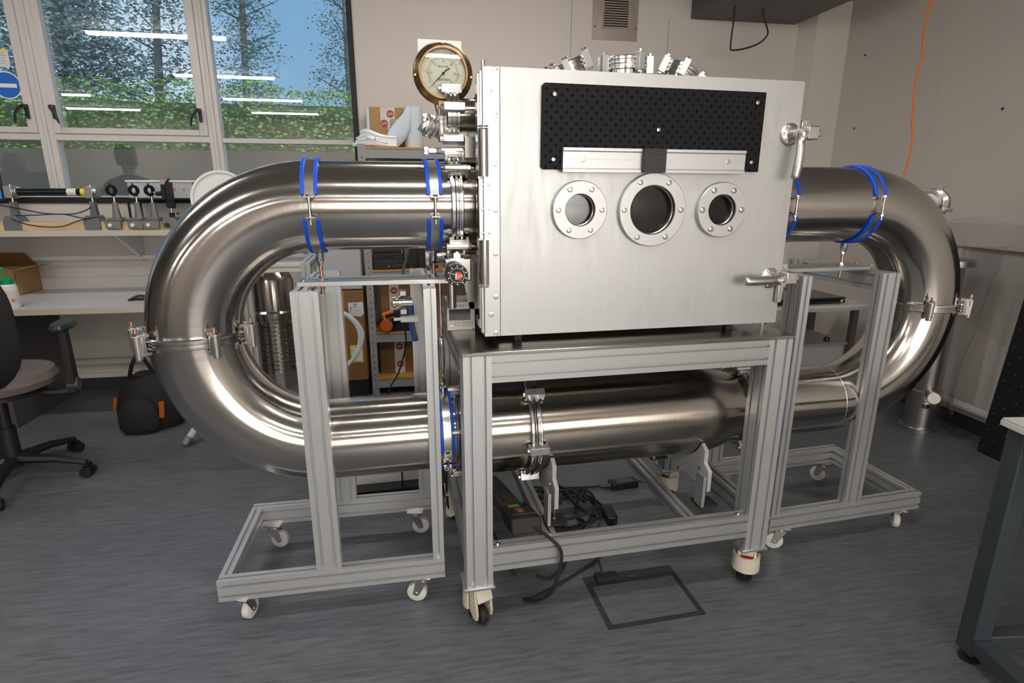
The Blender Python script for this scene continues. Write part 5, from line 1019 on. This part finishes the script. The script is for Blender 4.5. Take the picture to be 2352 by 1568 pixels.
# machine on the floor behind the left stand
t=thing('floor_pump','low dark pump unit with a cream 20 label on the floor behind the left stand','pump',(-.25,1.1,0))
MB().box(-.55,.10,.95,1.35,.05,.16).box(-.50,.05,1.0,1.3,.16,.30).obj('housing','darkgrey',t,bev=.006); MB().box(-.43,-.06,.945,.95,.10,.145).obj('skirt_panel','offwhite',t); MB().box(-.26,-.10,.93,.95,.16,.25).obj('cream_label','cream',t); text('20',.075,T(-.18,.9285,.225)@FRONT,'redink',t,xs=1.3); MB().cyl((-.18,.928,.178),(-.18,.93,.178),.006).obj('label_screw','bolt',t)
MB().box(-.50,-.28,.94,.96,.17,.20).cyl((-.34,.93,.185),(-.34,.94,.185),.008).obj('front_bar','steel2',t)
for x in (-.48,.02): MB().cyl((x,.99,.025),(x,1.02,.025),.025).cyl((x,1.28,.025),(x,1.31,.025),.025).obj('wheel','rubber',t)
o=MB().lathe([(0,0),(.07,0),(.075,.012),(.05,.03),(0,.036)],(-.26,1.3,.302),(0,0,1),32).obj('white_dish','white',loc=(-.26,1.3,.3)); tag(o,'round white dish lying on the low pump unit','dish')
# ---- power strip, coiled cables, power brick, floor hatch ----
t=thing('power_strip','long black multi-socket power strip lying under the tank','power strip',(.24,.5,.0))
m4=T(.235,.50,.0)@Rm(.10,'Z'); tilt=T(.235,.21,.325)@Rm(.10,'Z')@Rm(-.36,'X')
mm=Matrix.Translation((.222,.062,.366))@Rm(-.02,'Z')@Rm(-.33,'X')
MB().box(-.046,.046,.19,1.0,-.04,0).xf(mm).obj('strip_body','blkplastic',t,bev=.004); MB().box(-.055,.055,.0,.19,-.045,.012).xf(mm).obj('switch_housing','rubber',t,bev=.006)
MB().box(-.022,.022,.23,.27,.0,.003).xf(mm).obj('rating_label','yellow',t); MB().box(-.015,.015,.13,.155,.012,.0135).xf(mm).obj('switch','green',t,bev=.001); MB().lathe([(.010,0),(.010,.002)],(0,0,0),(0,0,1),20).xf(mm@T(0,.105,.012)@Matrix.Scale(1.25,4)).obj('reset_button','red',t)
text('Premium-Line',.0165,mm@T(.01,.062,.0125),'label',t,ext=.0001)
def cable(name,pts,r,lab,m='rubber',sub=8):
    o=MB().tube(pts,r,8,sub=sub).obj(name,m,loc=pts[0]); return tag(o,lab,'cable')
cable('power_cable',[(.235,.07,.345),(.265,.04,.338),(.300,-.004,.322),(.325,-.022,.29),(.325,-.022,.23),(.30,-.01,.12),(.262,.06,.03),(.225,.10,.010),(.27,.108,.0075),(.38,.16,.0075),(.52,.235,.008),(.60,.29,.010),(.63,.36,.02),(.60,.42,.03)],.0062,'thick black cable looping over the front table rail to the floor')
cable('power_cable',[(.30,.21,.02),(.35,.20,.008),(.42,.25,.008),(.47,.33,.008),(.52,.44,.008)],.006,'short black cable arc on the floor just behind the front rail')
cable('power_cable',[(.553,.15,.035),(.552,.17,.06),(.55,.24,.07),(.54,.34,.03),(.5,.44,.01)],.005,'thin black cable rising from the floor hatch outlet')
cable('coiled_cable',[(.54+.13*math.cos(a)+.05*math.sin(2.3*a),.66+.16*math.sin(a)+.05*math.cos(1.7*a),.014+.010*(i%4)) for i,a in enumerate([k*.5 for k in range(56)])],.0075,'tangle of black cable coiled on the floor under the table',sub=4)
cable('power_cable',[(.46,.90,.012),(.55,.88,.010),(.65,.86,.009),(.76,.84,.012),(.82,.83,.02)],.006,'black cable running from the coil to the power brick')
cable('power_cable',[(.55,.72,.012),(.60,.80,.012),(.68,.80,.010),(.73,.72,.012),(.745,.63,.02)],.006,'black cable running from the coil to the plug')
cable('power_cable',[(1.02,.84,.02),(1.06,.81,.012),(1.11,.81,.010)],.0035,'thin output cable of the power brick')
cable('power_cable',[(.02,.60,.30),(.05,.62,.36),(.1,.5,.40),(.14,.40,.36),(.20,.35,.28)],.006,'black cable arching beside the left table leg')
cable('power_cable',[(.02,.62,.30),(.0,.66,.26),(.0,.68,.10),(.03,.70,.02)],.006,'black cable dropping behind the left rear table leg')
cable('power_cable',[(.12,.44,.19),(.16,.38,.12),(.20,.26,.06),(.22,.22,.02)],.006,'black cable crossing under the power strip')
t=thing('power_brick','black laptop power brick on the floor under the table','power supply',(.93,.83,0)); MB().box(-.075,.075,-.03,.03,0,.035).xf(T(.93,.83,.001)@Rm(.06,'Z')).obj('casing','blkplastic',t,bev=.004); MB().box(-.04,.05,-.022,.022,.035,.0355).xf(T(.93,.83,.0012)@Rm(.06,'Z')).obj('printed_label','darkgrey',t); MB().tube([(.86,.826,.018),(.835,.825,.018),(.80,.83,.014)],[.016,.012,.007],8).obj('plug_end','blkplastic',t)
t=thing('mains_plug','black mains plug in a socket lying right of the coiled cable','plug',(.745,.56,0)); MB().box(-.026,.026,-.055,.055,0,.045).xf(T(.745,.56,.001)@Rm(-.05,'Z')).obj('plug_body','blkplastic',t,bev=.009); MB().tube([(.742,.5,.02),(.738,.46,.02),(.735,.40,.012)],[.013,.009,.006],8).obj('strain_relief','rubber',t)
t=thing('floor_hatch','square floor box lid with dark metal frame set in the floor','floor hatch',(.67,.04,0))
hx0,hx1,hy0,hy1=.485,.862,-.102,.184
MB().box(hx0,hx1,hy0,hy0+.018,.0005,.003).box(hx0,hx0+.018,hy0+.018,hy1-.06,.0005,.003).box(hx1-.018,hx1,hy0+.018,hy1-.06,.0005,.003).box(hx0,hx1,hy1-.06,hy1,.0005,.003).obj('frame','hatch',t); MB().box(hx0+.02,hx1-.02,hy0+.02,hy1-.062,.0005,.0025).obj('inset_lid','floor',t)
MB().box(.53,.62,.135,.175,.003,.022).obj('cable_outlet','rubber',t,bev=.003); MB().box(.70,.703,.14,.165,.003,.0045).box(.67,.69,.15,.153,.003,.004).obj('lift_slot','steel2',t)
